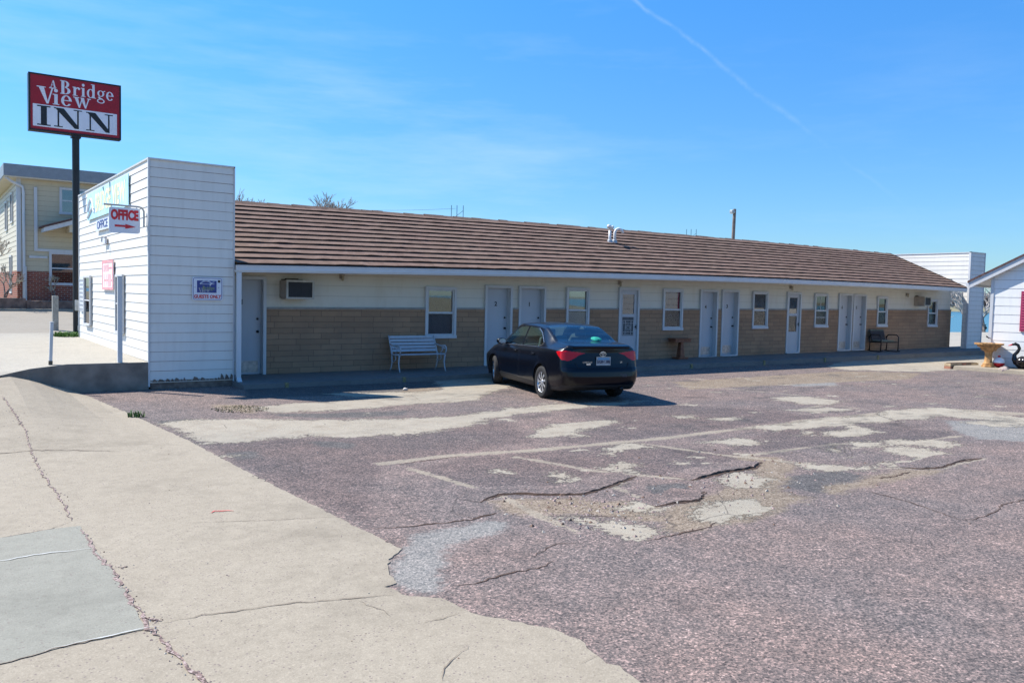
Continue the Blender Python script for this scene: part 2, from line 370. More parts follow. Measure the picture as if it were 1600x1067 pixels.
# doors
for x0, x1, z0, z1, num, kind in doors:
    f = MB(); t = .07
    f.box(x0, D-.07, z0, x0+t, D+.02, z1); f.box(x1-t, D-.07, z0, x1, D+.02, z1); f.box(x0+t, D-.07, z1-t, x1-t, D+.02, z1); f.box(x0+t, D-.085, z0-.01, x1-t, D+.02, z0+.035)
    a, b, zb, zt = x0+t, x1-t, z0+.035, z1-t
    if kind == 'solid':
        y = D+.10
        leaf = MB(); leaf.box(a-.02, y, zb, b+.02, y+.04, zt); lo = leaf.build('door', MAT['door'], motel, w=True)
        # reveal
        f.box(a-.01, D+.02, zb, a+.002, y, zt); f.box(b-.002, D+.02, zb, b+.01, y, zt); f.box(a, D+.02, zt-.002, b, y, zt+.01)
        f.build('door_frame', MAT['trim'], lo, bevel=.004, w=True)
        k = MB(); k.box(a+.06, y-.006, zb+.05, b-.06, y, zb+.30); k.build('kick_plate', MAT['kick'], lo, w=True)
        h = MB(); h.smooth = True; hz = z0+.98
        h.lathe([(0, -.065), (.022, -.06), (.028, -.045), (.02, -.03), (.012, -.028), (.012, -.008), (.03, -.006), (.03, 0)], (b-.075, y, hz), 12, 'Y')
        h.build('handle', MAT['darkmetal'], lo, w=True)
        h = MB(); h.smooth = True; h.lathe([(0, -.02), (.026, -.02), (.028, 0)], (b-.075, y, hz+.28), 12, 'Y'); h.build('deadbolt', MAT['darkmetal'], lo, w=True)
        if num:
            n_ = sans('door_number', num, MAT['black'], lo, (0, 0, 0), .16, ext=.003, bold=.004); n_.location = (((a+b)/2 if x0 > 6 else b-.42)-5.2, y-.006-D, z0+1.62)
    else:
        y = D-.02; hx = .11; leaf = MB()
        leaf.box(a, y, zb, a+hx, y+.045, zt); leaf.box(b-hx, y, zb, b, y+.045, zt); leaf.box(a+hx, y, zt-.13, b-hx, y+.045, zt)
        leaf.box(a+hx, y, zb, b-hx, y+.045, zb+.72); leaf.box(a+hx, y, zb+1.27, b-hx, y+.045, zb+1.36)
        lo = leaf.build('storm_door', MAT['door'], motel, bevel=.004, w=True)
        f.build('door_frame', MAT['trim'], lo, bevel=.004, w=True)
        g = MB(); g.box(a+hx, y+.02, zb+1.36, b-hx, y+.026, zt-.13); g.build('pane', MAT['glass'], lo, w=True)
        s2 = MB(); s2.box(a+hx, y+.02, zb+.72, b-hx, y+.026, zb+1.27); s2.build('screen_panel', MAT['screen'] if kind == 'glass' else MAT['dullglass'], lo, w=True)
        back = MB(); back.box(a+hx-.02, y+.10, zb+1.3, b-hx+.02, y+.11, zt-.1); back.build('blind', MAT['room'], lo, w=True)  # near-black sheet paints the unlit room behind the glass, nothing hangs here
        bk = MB(); bk.box(a+.02, y+.13, zb, b-.02, y+.14, zt); bk.build('inner_door', MAT['screen'], lo, w=True)
        if kind == 'glass':   # scrolled grille in the lower half
            gr = MB(); xa, xb, ya = a+hx+.02, b-hx-.02, y-.004
            for dx in (0, .1): 
                for q in ((xa+dx, zb+.74, xa+dx, zb+1.18), (xb-dx, zb+.74, xb-dx, zb+1.18)): gr.bar((q[0], ya, q[1]), (q[2], ya, q[3]), .012, .01, (0, 1, 0))
            for zz_ in (.75, .83, 1.09, 1.17): gr.bar((xa, ya, zb+zz_), (xb, ya, zb+zz_), .01, .012)
            cx = (xa+xb)/2
            for rr in (.05, .09): gr.tube([(cx+rr*math.cos(t*math.pi/8), ya, zb+.96+rr*math.sin(t*math.pi/8)) for t in range(17)], .006, 5)
            gr.build('scrolled_grille', MAT['trim'], lo, w=True)
        h = MB(); h.bar((b-.05, y-.04, z0+.95), (b-.05, y-.04, z0+1.08), .02, .015, (0, 1, 0)); h.box(b-.07, y-.035, z0+1.0, b-.03, y, z0+1.03); h.build('handle', MAT['darkmetal'], lo, w=True)
        for hz in (zb+.25, zt-.35): hg = MB(); hg.box(a-.012, y-.012, hz, a+.02, y, hz+.08); hg.build('hinge', MAT['grey'], lo, w=True)
# windows: outer trim, two sashes, glass, what hangs behind
def window(parent, x0, x1, z0, z1, style, y=D, mats=None, mull=0):
    f = MB(); t = .065; f.box(x0, y-.075, z0, x0+t, y+.03, z1); f.box(x1-t, y-.075, z0, x1, y+.03, z1); f.box(x0+t, y-.075, z1-t, x1-t, y+.03, z1)
    f.box(x0-.01, y-.095, z0-.015, x1+.01, y+.03, z0+t)
    a, b, c, d = x0+t, x1-t, z0+t, z1-t; mz = c+(d-c)*.49; s = .035
    f.box(a, y-.05, c, a+s, y+.02, d); f.box(b-s, y-.05, c, b, y+.02, d); f.box(a+s, y-.05, d-s, b-s, y+.02, d); f.box(a+s, y-.05, c, b-s, y+.02, c+s)
    f.box(a+s, y-.055, mz-.025, b-s, y+.02, mz+.025)
    fo = f.build('window', mats or MAT['trim'], parent, bevel=.003, w=True)
    g = MB(); g.box(a+s, y-.012, mz+.025, b-s, y-.008, d-s); g.build('pane', MAT['glass'], fo, w=True)
    g = MB(); g.box(a+s, y-.032, c+s, b-s, y-.028, mz-.025); g.build('pane', MAT['dullglass'], fo, w=True)
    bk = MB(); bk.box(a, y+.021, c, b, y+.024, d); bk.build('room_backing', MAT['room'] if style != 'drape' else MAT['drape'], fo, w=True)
    cu = MB()
    if style == 'drape': cu = None
    elif style in ('lace', 'lace2'):
        cu.box(a+.10 if style == 'lace' else a+.03, y+.004, mz, b-.10, y+.008, d)  # in the lace style the upper pale sheet paints a whitish reflection
        if style == 'lace': cu.box(a+.03, y+.002, c+.02, b-.03, y+.006, mz-.05)
    elif style == 'blind': cu.box(a+.02, y+.004, mz+.01, b-.02, y+.008, d)
    else: cu.box(a+.02, y+.004, mz-.02, b-.16, y+.008, mz+.26)
    if cu: cu.build('curtain' if style != 'blind' else 'blind', MAT['lace'] if style != 'blind' else MAT['blind'], fo, w=True)
    if style in ('lace2',):
        mu = MB(); mu.box((a+b)/2-.01, y-.02, c+s, (a+b)/2+.01, y-.013, d-s); mu.box(a+s, y-.038, c+.28, b-s, y-.033, c+.30); mu.build('glazing_bar', MAT['trim'], fo, w=True)
    return fo
for w_ in wins: window(motel, *w_)
# through-wall coolers
for (xa, xb, za, zb_, soot) in ((6.52, 7.14, 1.81, 2.20, 1), (33.14, 33.62, 1.97, 2.33, 1)):
    c = MB(); y0 = D-.45; c.box(xa, y0+.02, za, xb, D, zb_)
    ao = c.build('air_conditioner', MAT['acbody'], motel, bevel=.006, w=True)
    fr = MB(); t = .035
    fr.box(xa-.01, y0-.01, za-.015, xa+t, y0+.02, zb_+.01); fr.box(xb-t, y0-.01, za-.015, xb+.01, y0+.02, zb_+.01); fr.box(xa+t, y0-.01, zb_-t, xb-t, y0+.02, zb_+.01); fr.box(xa+t, y0-.01, za-.015, xb-t, y0+.02, za+t-.01)
    fr.build('front_frame', plain('yellowed_cooler_frame', (.40, .37, .31), .5, var=.2), ao, w=True)
    gr = MB(); gr.box(xa+t, y0+.004, za+t-.01, xb-t, y0+.018, zb_-t)
    gr.build('grille', MAT['plastic'], ao, w=True)
    lv = MB()
    for k in range(9): z = za+t+.02+k*(zb_-za-2*t-.03)/9; lv.box(xa+t, y0-.002, z, xa+t+(xb-xa-2*t)*.55, y0+.004, z+.008)
    lv.box(xa+t+(xb-xa-2*t)*.58, y0-.002, za+t, xa+t+(xb-xa-2*t)*.62, y0+.004, zb_-t); lv.build('louvre', MAT['darkmetal'], ao, w=True)
    st = MB(); st.box(xa+.04, D-.003, zb_+.002, xb-.08, D, zb_+.03); st.box(xa+.12, D-.0035, zb_+.03, xb-.18, D, zb_+.05); st.build('soot_mark', MAT['stain'], ao, w=True)
    for xb__ in (xa+.05, xb-.05): bk = MB(); bk.bar((xb__, D-.02, za-.02), (xb__, y0+.1, za-.005), .02, .02); bk.build('bracket', MAT['grey'], ao, w=True)
# small lamps under the eave
for x, z in ((7.99, 2.33), (16.74, 2.43), (24.91, 2.50), (32.53, 2.40)):
    l = MB(); l.box(x-.05, D-.02, z-.05, x+.05, D, z+.06); l.box(x-.035, D-.12, z+.02, x+.035, D-.02, z+.05)
    lo = l.build('wall_lamp', MAT['acbody'], motel, w=True)
    g = MB(); g.smooth = True; g.lathe([(.03, z+.02), (.035, z-.03), (.03, z-.09), (0, z-.11)], (x, D-.085, 0), 12); g.build('lamp_glass', plain('yellowed_lamp_glass', (.35, .3, .2), .3), lo, w=True)
# roof: thirteen lapped courses of pressed shakes with an uneven butt line
NC = 13; NX = 190; YE = 16.93
XR = [X0+.02+(X1-.08-X0)*i/NX for i in range(NX+1)]
rnd = random.Random(3)
rb = MB()
def roofp(x, t):    # t 0 eave .. 1 ridge; the right verge leans a little
    xe = x if x < 34 else 34+(x-34)*((35.25-34)/(X1-.06-34)*(1-t)+t)
    return Vector((xe, YE+(YR-YE)*t, (zeave(x)+.02)*(1-t)+zridge(x)*t))
sl_n = Vector((0, -(4.2-2.6), YR-YE)).normalized()
for c in range(NC):
    t0, t1 = c/NC, (c+1)/NC
    wob = 0; lowj = []; 
    for i in range(NX+1):
        if i % 2 == 0: tj = rnd.uniform(-.005, .005); hj = rnd.uniform(.034, .044)
        lowj.append((tj, hj+rnd.uniform(-.003, .003)))
    vs = []
    for i, x in enumerate(XR):
        tj, hj = lowj[i]
        p = roofp(x, t0)+Vector((0, tj, 0)); q = roofp(x, t1 if c < NC-1 else 1.0)
        vs += [p+sl_n*(-.012), p+sl_n*hj, q+sl_n*.004]
    rb.mi = 1; rb.add(vs, [(i*3, i*3+3, i*3+4, i*3+1) for i in range(NX)])
    rb.mi = 0; rb.add(vs, [(i*3+1, i*3+4, i*3+5, i*3+2) for i in range(NX)])
# ridge cap pieces and the back slope
for i in range(0, NX, 2):
    x, x2 = XR[i], XR[min(i+2, NX)]
    zr = (zridge(x)+zridge(x2))/2; h = rnd.uniform(.03, .055)
    rb.add([(x, YR-.12, zr-.03), (x2, YR-.12, zr-.03), (x2, YR, zr+h), (x, YR, zr+h), (x2, YR+.12, zr-.03), (x, YR+.12, zr-.03)], [(0, 1, 2, 3), (3, 2, 4, 5)])
    rb.mi = 1; rb.add([(x, YR-.12, zr-.03), (x2, YR-.12, zr-.03), (x2, YR-.11, zr-.07), (x, YR-.11, zr-.07)], [(0, 1, 2, 3)]); rb.mi = 0
rb.add([(X0, YR, zridge(5)), (X1-.05, YR, zridge(36)), (X1-.05, 24.7, 2.6), (X0, 24.7, 2.45)], [(0, 1, 2, 3)])
roof = rb.build('roof', [MAT['roof'], MAT['butt']], motel, w=True)
vg = MB(); a, b = roofp(XR[-1], 0), roofp(XR[-1], 1); vg.hexa([a+Vector((0, 0, -.12)), a+Vector((.03, 0, -.12)), b+Vector((.03, 0, -.12)), b+Vector((0, 0, -.12)), a+Vector((0, 0, .05)), a+Vector((.03, 0, .05)), b+Vector((.03, 0, .05)), b+Vector((0, 0, .05))])
vg.build('verge_board', MAT['butt'], roof, w=True)
# soffit, fascia and the box gutter
so = MB(); gu = MB(); n = 40; XE = 35.22
for i in range(n):
    a = X0+(XE-X0)*i/n; b = X0+(XE-X0)*(i+1)/n; za, zc = zeave(a), zeave(b)
    so.hexa([(a, YE+.06, za-.13), (b, YE+.06, zc-.13), (b, D, zc-.02), (a, D, za-.02), (a, YE+.06, za-.10), (b, YE+.06, zc-.10), (b, D, zc), (a, D, za)])
    for (y0, y1, h0, h1) in ((YE-.045, YE+.02, -.105, -.012), (YE-.06, YE+.02, -.012, .004), (YE-.028, YE+.055, -.14, -.105)):
        gu.hexa([(a, y0, za+h0), (b, y0, zc+h0), (b, y1, zc+h0), (a, y1, za+h0), (a, y0, za+h1), (b, y0, zc+h1), (b, y1, zc+h1), (a, y1, za+h1)])
so.build('soffit', MAT['cream'], motel, w=True); gu.build('gutter', MAT['metalwhite'], motel, w=True)
ds = MB(); ds.box(5.25, 16.90, .16, 5.34, 16.98, zeave(5)-.14); ds.hexa([(5.25, 16.78, .06), (5.34, 16.78, .06), (5.34, 16.9, .06), (5.25, 16.9, .06), (5.25, 16.90, .18), (5.34, 16.90, .18), (5.34, 16.98, .18), (5.25, 16.98, .18)])
ds.build('downspout', MAT['metalwhite'], motel, bevel=.004, w=True)
# the end post of the eave by the far pylon
# vents on the roof
v = MB(); v.smooth = True
v.tube([(17.70, 19.5, 3.6), (17.70, 19.5, 4.16)], .045, 12); v.tube([(17.70, 19.5, 4.10), (17.70, 19.5, 4.18), (17.66, 19.47, 4.225), (17.57, 19.42, 4.225), (17.54, 19.40, 4.18)], [.045, .056, .056, .053, .053], 12); v.tube([(17.72, 19.49, 4.17), (17.80, 19.46, 4.22)], .05, 12)
vo = v.build('vent_pipe', plain('white_plastic_pipe', (.74, .74, .72), .45, var=.08), roof, w=True); v = MB(); v.smooth = True
v.tube([(17.89, 19.48, 3.6), (17.89, 19.48, 4.05), (17.92, 19.46, 4.13), (18.00, 19.43, 4.17), (18.09, 19.39, 4.13), (18.13, 19.37, 4.03)], .045, 12)
v.build('vent_pipe', bpy.data.materials['white_plastic_pipe'], roof, w=True)
for x in (17.70, 17.89): fl = MB(); fl.lathe([(.11, 3.66), (.08, 3.80), (.06, 3.82)], (x, 19.49, 0), 12); fl.build('vent_flashing', MAT['grey'], roof, w=True)

# lapped siding, real boards with a dirty groove under each
def siding(mb, p, d, L, nrm, z0, z1, first, exp=.187, rnd=random.Random(5), bow=.0):
    """boards along direction d from p, length L; nrm outward"""
    p, d, nrm = Vector(p), Vector(d), Vector(nrm); z = first
    while z > z0: z -= exp
    while z+exp <= z0+.01: z += exp
    zs = []
    while z < z1-.01: zs.append((max(z, z0), min(z+exp, z1))); z += exp
    for a, b in zs:
        segs = [0, L] if L < 3 else [0, L*rnd.uniform(.3, .7), L]
        for s0, s1 in zip(segs, segs[1:]):
            s1_ = s1-(.003 if s1 < L else 0)
            o = .013+rnd.uniform(-.001, .002)
            q = [p+d*s0, p+d*s1_]
            up = Vector((0, 0, 1)); j = rnd.uniform(-.002, .002)
            mb.mi = 0
            A = [q[0]+up*(a+.007+j), q[1]+up*(a+.007-j), q[1]+up*b, q[0]+up*b]
            mb.add([A[0]+nrm*o, A[1]+nrm*o, A[2]+nrm*.004, A[3]+nrm*.004, A[0], A[1]], [(0, 1, 2, 3)])
            mb.mi = 1
            mb.add([A[0]+nrm*o, A[1]+nrm*o, A[1]+nrm*.001, A[0]+nrm*.001], [(3, 2, 1, 0)])
            mb.add([q[0]+up*(a-.004)+nrm*.002, q[1]+up*(a-.004)+nrm*.002, q[1]+up*(a+.016)+nrm*.002, q[0]+up*(a+.016)+nrm*.002], [(0, 1, 2, 3)])
BX0, BX1, BY0, BY1, BH = 3.62, 5.23, 17.07, 25.55, 4.44
core = MB(); core.box(BX0+.004, BY0+.004, .12, BX1-.01, BY0+.2, BH-.02); core.box(BX0+.004, BY0+.2, .12, BX0+.2, BY1, BH-.02); core.box(BX0+.2, BY1-.2, .12, BX1, BY1, 2.6)
core.add([(BX0+.2, 17.3, 2.60), (BX1+.05, 17.3, 2.60), (BX1+.05, YR, 4.08), (BX0+.2, YR, 4.08), (BX1+.05, 24.7, 2.45), (BX0+.2, 24.7, 2.45)], [(0, 1, 2, 3), (3, 2, 4, 5)])
fo = core.build('false_front', MAT['siding'], motel, w=True)
s1 = MB(); siding(s1, (BX0, BY0, 0), (1, 0, 0), BX1-BX0, (0, -1, 0), .16, BH-.02, .9074-.187*4)
s1.build('front_siding', [MAT['siding'], MAT['groove']], fo, w=True)
s2 = MB(); siding(s2, (BX0, BY0, 0), (0, 1, 0), BY1-BY0, (-1, 0, 0), .5, BH-.02, .9074-.187*3)
s2.build('office_siding', [MAT['siding'], MAT['groove']], fo, w=True)
c = MB(); c.box(BX0-.028, BY0-.028, .05, BX0+.004, BY0+.03, BH); c.box(BX1-.015, BY0-.03, .02, BX1+.012, BY0+.04, BH+.0); 
c.box(BX0-.03, BY0-.03, BH-.02, BX1+.014, BY0+.05, BH+.012); c.box(BX0-.03, BY0+.05, BH-.02, BX0+.05, BY1+.02, BH+.012); c.box(BX0-.028, BY1-.02, .5, BX0+.02, BY1+.02, BH-.02)
c.build('corner_trim', MAT['trim'], fo, w=True)
c = MB(); c.box(BX0+.02, BY0+.012, -.02, BX1, BY0+.05, .2); c.build('base_board', MAT['groove'], fo, w=True)
# rotten lower edge: broken chips of board
rt = MB(); rr = random.Random(11)
xx = BX0+.05
while xx < BX1-.05:
    w = rr.uniform(.04, .14); h = rr.uniform(.0, .06) + (.05 if xx > BX1-.3 else 0); rt.add([(xx, BY0-.028, .14), (xx+w, BY0-.028, .14), (xx+w*.7, BY0-.028, .165+h*.6), (xx+w*.25, BY0-.028, .165+h)], [(0, 1, 2, 3)]); xx += w*1.1
rt.build('rotten_edge', MAT['groove'], fo, w=True)
# two tall narrow windows on the sunlit office side
for (ya, yb) in ((23.53, 24.41), (19.38, 20.09)):
    f = MB(); x = BX0-.055
    f.box(x-.02, ya-.05, .97, x+.03, ya, 2.24); f.box(x-.02, yb, .97, x+.03, yb+.05, 2.24); f.box(x-.02, ya, 2.19, x+.03, yb, 2.24); f.box(x-.03, ya, .95, x+.03, yb, 1.0); f.box(x-.01, ya, 1.59, x+.025, yb, 1.62)
    wo = f.build('window', MAT['trim'], fo, w=True)
    g = MB(); g.box(x+.012, ya, 1.0, x+.016, yb, 2.19); g.build('pane', MAT['glass'], wo, w=True)
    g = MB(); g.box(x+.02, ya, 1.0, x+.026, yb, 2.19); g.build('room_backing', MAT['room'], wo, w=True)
# far pylon and the screen wall over the roof end
PX0, PX1, PY0, PY1, PH = 36.10, 37.36, 17.24, 17.46, 4.27
core = MB(); core.box(PX0+.004, PY0+.004, .08, PX1-.004, PY1, PH-.02); core.box(PX0+.004, PY1, 2.62, PX0+.4, 24.6, PH-.03)
po = core.build('end_pylon', MAT['siding'], motel, w=True)
s = MB(); siding(s, (PX0, PY0, 0), (1, 0, 0), PX1-PX0, (0, -1, 0), .15, PH-.02, .15); siding(s, (PX0, PY0, 0), (0, 1, 0), PY1-PY0, (-1, 0, 0), .15, PH-.02, .15)
siding(s, (PX0, PY1, 0), (0, 1, 0), 24.6-PY1, (-1, 0, 0), 2.62, PH-.03, .15)
s.build('pylon_siding', [MAT['siding'], MAT['groove']], po, w=True)
c = MB(); c.box(PX0-.03, PY0-.03, .12, PX0+.05, PY0+.05, PH+.01); c.box(PX1-.03, PY0-.03, .12, PX1+.01, PY0+.03, PH+.01); c.box(PX0-.03, PY0-.03, PH-.02, PX1+.01, PY0+.04, PH+.015); c.box(PX0-.03, PY0+.05, PH-.04, PX0+.1, 24.6, PH)
c.build('corner_trim', MAT['trim'], po, w=True)
# ------------------------------------------------------------ traced ground marks, metres
G={'conc': [[(2.83,12.65),(3.33,12.88),(3.7,12.69),(4.19,12.52),(4.99,11.97),(5.89,11.58),(6.71,11.4),(7.46,11.43),(8.45,11.72),(9.39,11.83),(10.41,11.74),(11.47,11.45),(10.37,11.16),(9.49,11.21),(8.71,11.14),(8.18,11.15),(7.42,10.81),(6.9,10.56),(6.3,10.33),(5.66,10.15),(5.22,10.27),(4.68,10.32),(4.28,10.7),(3.93,10.72),(3.44,10.54),(2.95,10.81),(2.89,11.67)],[(4.53,13.71),(4.99,13.94),(6.05,13.92),(7.08,13.94),(7.97,14.31),(8.83,14.77),(9.48,16.15),(10.05,16.52),(11.21,16.36),(10.8,14.99),(10.28,14.39),(9.37,13.79),(8.43,12.89),(7.88,12.95),(7.08,12.94),(6.03,12.81),(4.65,12.98)],[(6.99,9.21),(7.77,9.9),(8.14,9.92),(9.02,10.0),(9.22,9.82),(8.74,9.47),(8.05,9.28),(7.67,8.97),(7.16,9.0)],[(5.72,5.08),(6.02,5.28),(6.38,5.32),(6.67,5.21),(6.59,4.83),(6.21,4.79),(5.78,4.82),(5.68,4.93)],[(7.21,6.14),(7.81,6.11),(7.55,5.55),(7.22,5.43),(7.02,5.64)],[(4.64,5.69),(4.87,5.56),(4.89,5.26),(5.21,5.06),(5.13,4.86),(4.72,4.79),(4.72,5.2)],[(6.4,7.07),(6.86,7.2),(7.01,7.02),(6.57,6.66)],[(5.55,6.46),(6.12,6.76),(6.38,6.69),(5.89,6.36)],[(6.24,5.8),(6.44,5.62),(6.19,5.43),(6.0,5.54)],[(5.45,5.61),(5.57,5.43),(5.49,5.27),(5.34,5.36)],[(5.23,7.77),(5.42,7.62),(5.35,7.43),(5.18,7.52)],[(10.53,6.08),(11.24,6.07),(11.29,5.82),(11.05,5.38),(10.82,5.17),(10.16,5.08),(9.75,5.32),(9.48,5.47),(10.1,5.57),(10.52,5.58)],[(12.11,7.67),(12.39,7.59),(12.12,7.02),(11.9,7.2)],[(10.51,7.35),(11.11,7.35),(11.06,7.57)],[(14.27,10.7),(15.26,10.48),(15.22,9.57),(14.38,9.33),(13.92,9.65)],[(14.47,8.39),(16.17,8.15),(16.17,6.64),(16.27,6.16),(15.05,6.95),(14.85,7.48),(13.34,7.73)],[(22.43,14.18),(22.93,15.16),(27.44,17.12),(35.0,17.46),(35.7,15.75),(29.46,12.97),(27.75,12.61),(26.0,12.81),(24.24,12.82)],[(3.08,9.77),(2.81,9.75),(2.94,9.89)],[(10.68,9.16),(11.33,9.16),(11.23,8.88),(10.7,8.91)],[(6.34,15.05),(7.83,14.72),(8.24,14.54),(7.66,14.0),(6.74,14.32)],[(10.36,9.73),(10.84,9.66),(10.65,9.42),(10.24,9.46)],[(10.02,6.57),(10.4,6.52),(10.25,6.33),(9.92,6.41)]],'line': [(0.1,[(4.35,8.55),(5.24,8.58),(5.75,8.49),(6.55,8.35),(7.69,8.26),(8.76,8.21),(9.77,8.25),(10.99,8.24),(12.62,8.18),(13.96,8.1)]),(0.3,[(11.88,8.16),(14.41,8.05),(16.05,7.71),(16.66,6.84)]),(0.06,[(4.48,8.15),(4.55,7.55),(4.58,7.11),(4.66,6.66),(4.53,5.94),(4.48,5.25)]),(0.06,[(5.92,8.12),(6.09,7.62),(6.2,7.1),(6.52,6.61),(6.88,6.15)]),(0.06,[(8.01,8.04),(8.18,7.46),(8.33,6.98),(8.54,6.58),(8.76,6.18)]),(0.05,[(5.9,6.32),(5.78,5.82),(5.67,5.48)]),(0.07,[(14.07,13.14),(14.68,12.44),(15.05,11.33),(15.32,10.09)]),(0.05,[(8.38,6.76),(9.69,6.74),(10.73,6.63),(11.7,6.23),(12.87,6.16)]),(0.05,[(8.76,6.18),(9.05,5.58),(9.65,5.29),(10.11,5.03),(11.25,5.08)]),(0.05,[(14.47,8.39),(14.35,9.45),(13.19,9.21)])],'grey': [[(14.35,7.14),(14.96,6.91),(15.84,6.3),(13.46,5.16),(12.79,5.89),(13.34,6.52)],[(3.24,5.89),(3.6,5.87),(4.03,5.94),(4.18,5.75),(3.94,5.51),(3.62,5.51),(3.29,5.36),(2.95,4.89),(2.82,4.59),(2.62,4.66),(2.6,5.03),(2.77,5.32),(2.96,5.52)],[(17.73,12.97),(19.4,12.62),(18.03,11.55),(16.68,11.85)]],'dark': [[(7.95,5.72),(8.84,5.54),(8.7,5.18),(8.15,4.96),(7.52,5.06),(7.53,5.42)],[(8.88,5.19),(9.59,5.11),(8.88,5.08)],[(6.2,6.18),(6.66,6.06),(6.5,5.84),(6.06,5.9)],[(4.51,12.89),(5.26,12.6),(6.64,12.25),(6.38,11.88),(5.62,11.95),(4.6,12.54)],[(3.02,9.99),(3.32,9.92),(3.28,9.57),(2.99,9.56)],[(2.81,13.0),(3.41,12.84),(3.46,12.32),(2.95,12.45)],[(5.36,16.44),(9.41,16.03),(8.89,14.87),(7.91,14.46),(4.78,15.02)],[(10.49,5.59),(10.98,5.58),(10.77,5.34),(10.36,5.38)],[(4.19,10.25),(4.64,9.85),(4.4,9.62),(4.14,9.91)]],'tan': [[(8.38,6.76),(8.83,6.51),(8.52,6.01),(7.19,5.25),(7.37,4.95),(6.82,4.89),(6.51,4.77),(5.61,4.75),(5.22,4.81),(5.38,5.23),(6.44,5.53),(7.88,6.0)],[(4.46,6.47),(5.2,6.1),(5.68,5.53),(5.36,5.07),(4.88,5.73),(4.36,5.91)],[(14.73,13.76),(22.01,13.91),(23.78,12.57),(21.54,11.73),(16.33,12.3),(13.91,12.51)],[(4.04,14.4),(4.65,13.92),(4.34,13.14),(4.05,13.69)],[(7.7,4.95),(9.22,4.96),(10.0,4.92),(9.44,5.24),(7.92,5.09)],[(8.22,15.04),(8.95,14.98),(7.82,14.04),(7.08,13.94)]]}
APRON=[(1.919,18.833),(2.179,17.74),(2.457,16.305),(2.663,13.583),(2.816,10.882),(2.871,8.574),(2.935,7.014),(2.971,6.159),(2.986,5.678),(3.003,5.573),(2.876,5.466),(2.737,5.308),(2.666,5.14),(2.613,4.913),(2.506,4.893),(2.571,4.657),(2.73,4.517),(2.748,4.374),(2.753,4.208),(2.889,3.956),(3.03,3.73),(3.064,3.535),(3.013,3.365),(3.003,3.275),(3.0,3.095),(2.971,2.901),(2.938,2.652),(2.862,2.425)]
CR={'crack': [(0.03,[(4.328,6.467),(4.629,6.612),(4.802,6.572),(5.075,6.353),(5.393,6.198),(5.918,6.346),(6.473,6.562)]),(0.05,[(6.846,6.093),(7.201,6.148),(7.604,6.192),(8.009,6.167),(8.402,6.378)]),(0.03,[(5.672,5.481),(5.966,5.477),(6.212,5.42),(6.578,5.668)]),(0.02,[(3.048,6.2),(3.405,6.076),(3.95,6.008),(4.101,6.042),(4.235,6.064)]),(0.03,[(9.651,5.287),(9.796,5.12),(10.105,5.031),(10.752,5.116),(11.246,5.079)]),(0.018,[(2.924,4.675),(3.055,4.638),(3.251,4.653),(3.408,4.681),(3.623,4.662),(3.844,4.731)]),(0.014,[(8.108,4.848),(8.081,4.54),(8.042,4.289),(7.782,3.675)]),(0.014,[(9.769,3.719),(9.198,3.733),(8.748,3.757),(8.471,3.664),(7.953,3.624),(7.782,3.675)]),(0.014,[(4.417,8.429),(4.984,8.454),(5.468,8.504)]),(0.03,[(8.718,5.134),(8.984,5.058),(9.539,5.099)]),(0.012,[(4.597,5.747),(5.085,5.432),(5.303,5.328)]),(0.012,[(3.744,4.899),(4.114,5.052),(4.269,4.998)]),(0.02,[(4.798,4.738),(5.164,4.729),(5.544,4.748),(5.764,4.83)])],'apron': [(0.025,[(0.374,11.22),(0.739,11.105),(1.127,11.116),(1.51,10.952),(1.917,10.683)]),(0.012,[(0.238,7.368),(0.487,7.409),(0.662,7.444),(0.844,7.48),(1.015,7.664)]),(0.010,[(1.125,5.038),(1.409,5.008),(1.859,4.933),(2.272,4.791),(2.512,4.721)]),(0.007,[(1.772,7.144),(2.408,6.856),(2.968,6.666)]),(0.010,[(2.13,3.51),(2.259,3.66),(2.364,3.732),(2.48,3.805)]),(0.010,[(2.253,4.75),(2.317,4.52),(2.304,4.408)]),(0.007,[(1.861,3.352),(2.13,3.51)]),(0.012,[(0.151,4.886),(0.317,4.908),(0.463,4.932),(0.618,4.974),(0.811,4.991),(1.008,4.981)]),(0.010,[(2.419,4.219),(2.599,4.221),(2.703,4.24)]),(0.008,[(2.849,3.281),(2.984,3.306),(3.073,3.327)])],'gravel': [(0.016,[(1.005,14.414),(1.07,12.923),(1.101,12.277),(1.05,11.203),(1.021,9.802),(1.031,8.882),(1.034,8.264),(1.015,7.664)]),(0.026,[(1.048,7.358),(1.038,6.92),(1.04,6.52),(1.069,6.127),(1.064,5.834),(1.058,5.5),(1.068,5.188),(1.049,4.976),(1.078,4.651),(1.108,4.399),(1.126,4.199),(1.134,3.972)]),(0.05,[(1.053,5.163),(1.105,5.107),(1.138,5.064)]),(0.04,[(1.086,6.227),(1.17,6.191)])],'white': [(0.014,[(0.217,6.763),(0.443,6.769),(0.602,6.789),(0.765,6.793),(1.034,6.754)]),(0.012,[(0.524,4.948),(0.681,4.983),(0.858,4.982),(1.018,4.996),(1.11,4.97)])]}
SLAB=[[(-0.506,7.336),(0.487,7.409),(0.844,7.48),(1.049,7.465),(1.046,6.692),(1.069,6.127),(1.058,5.5),(1.037,4.984),(0.681,4.983),(0.317,4.908),(-0.342,4.785)]]
RED=[(2.06,7.328),(2.244,7.294)]
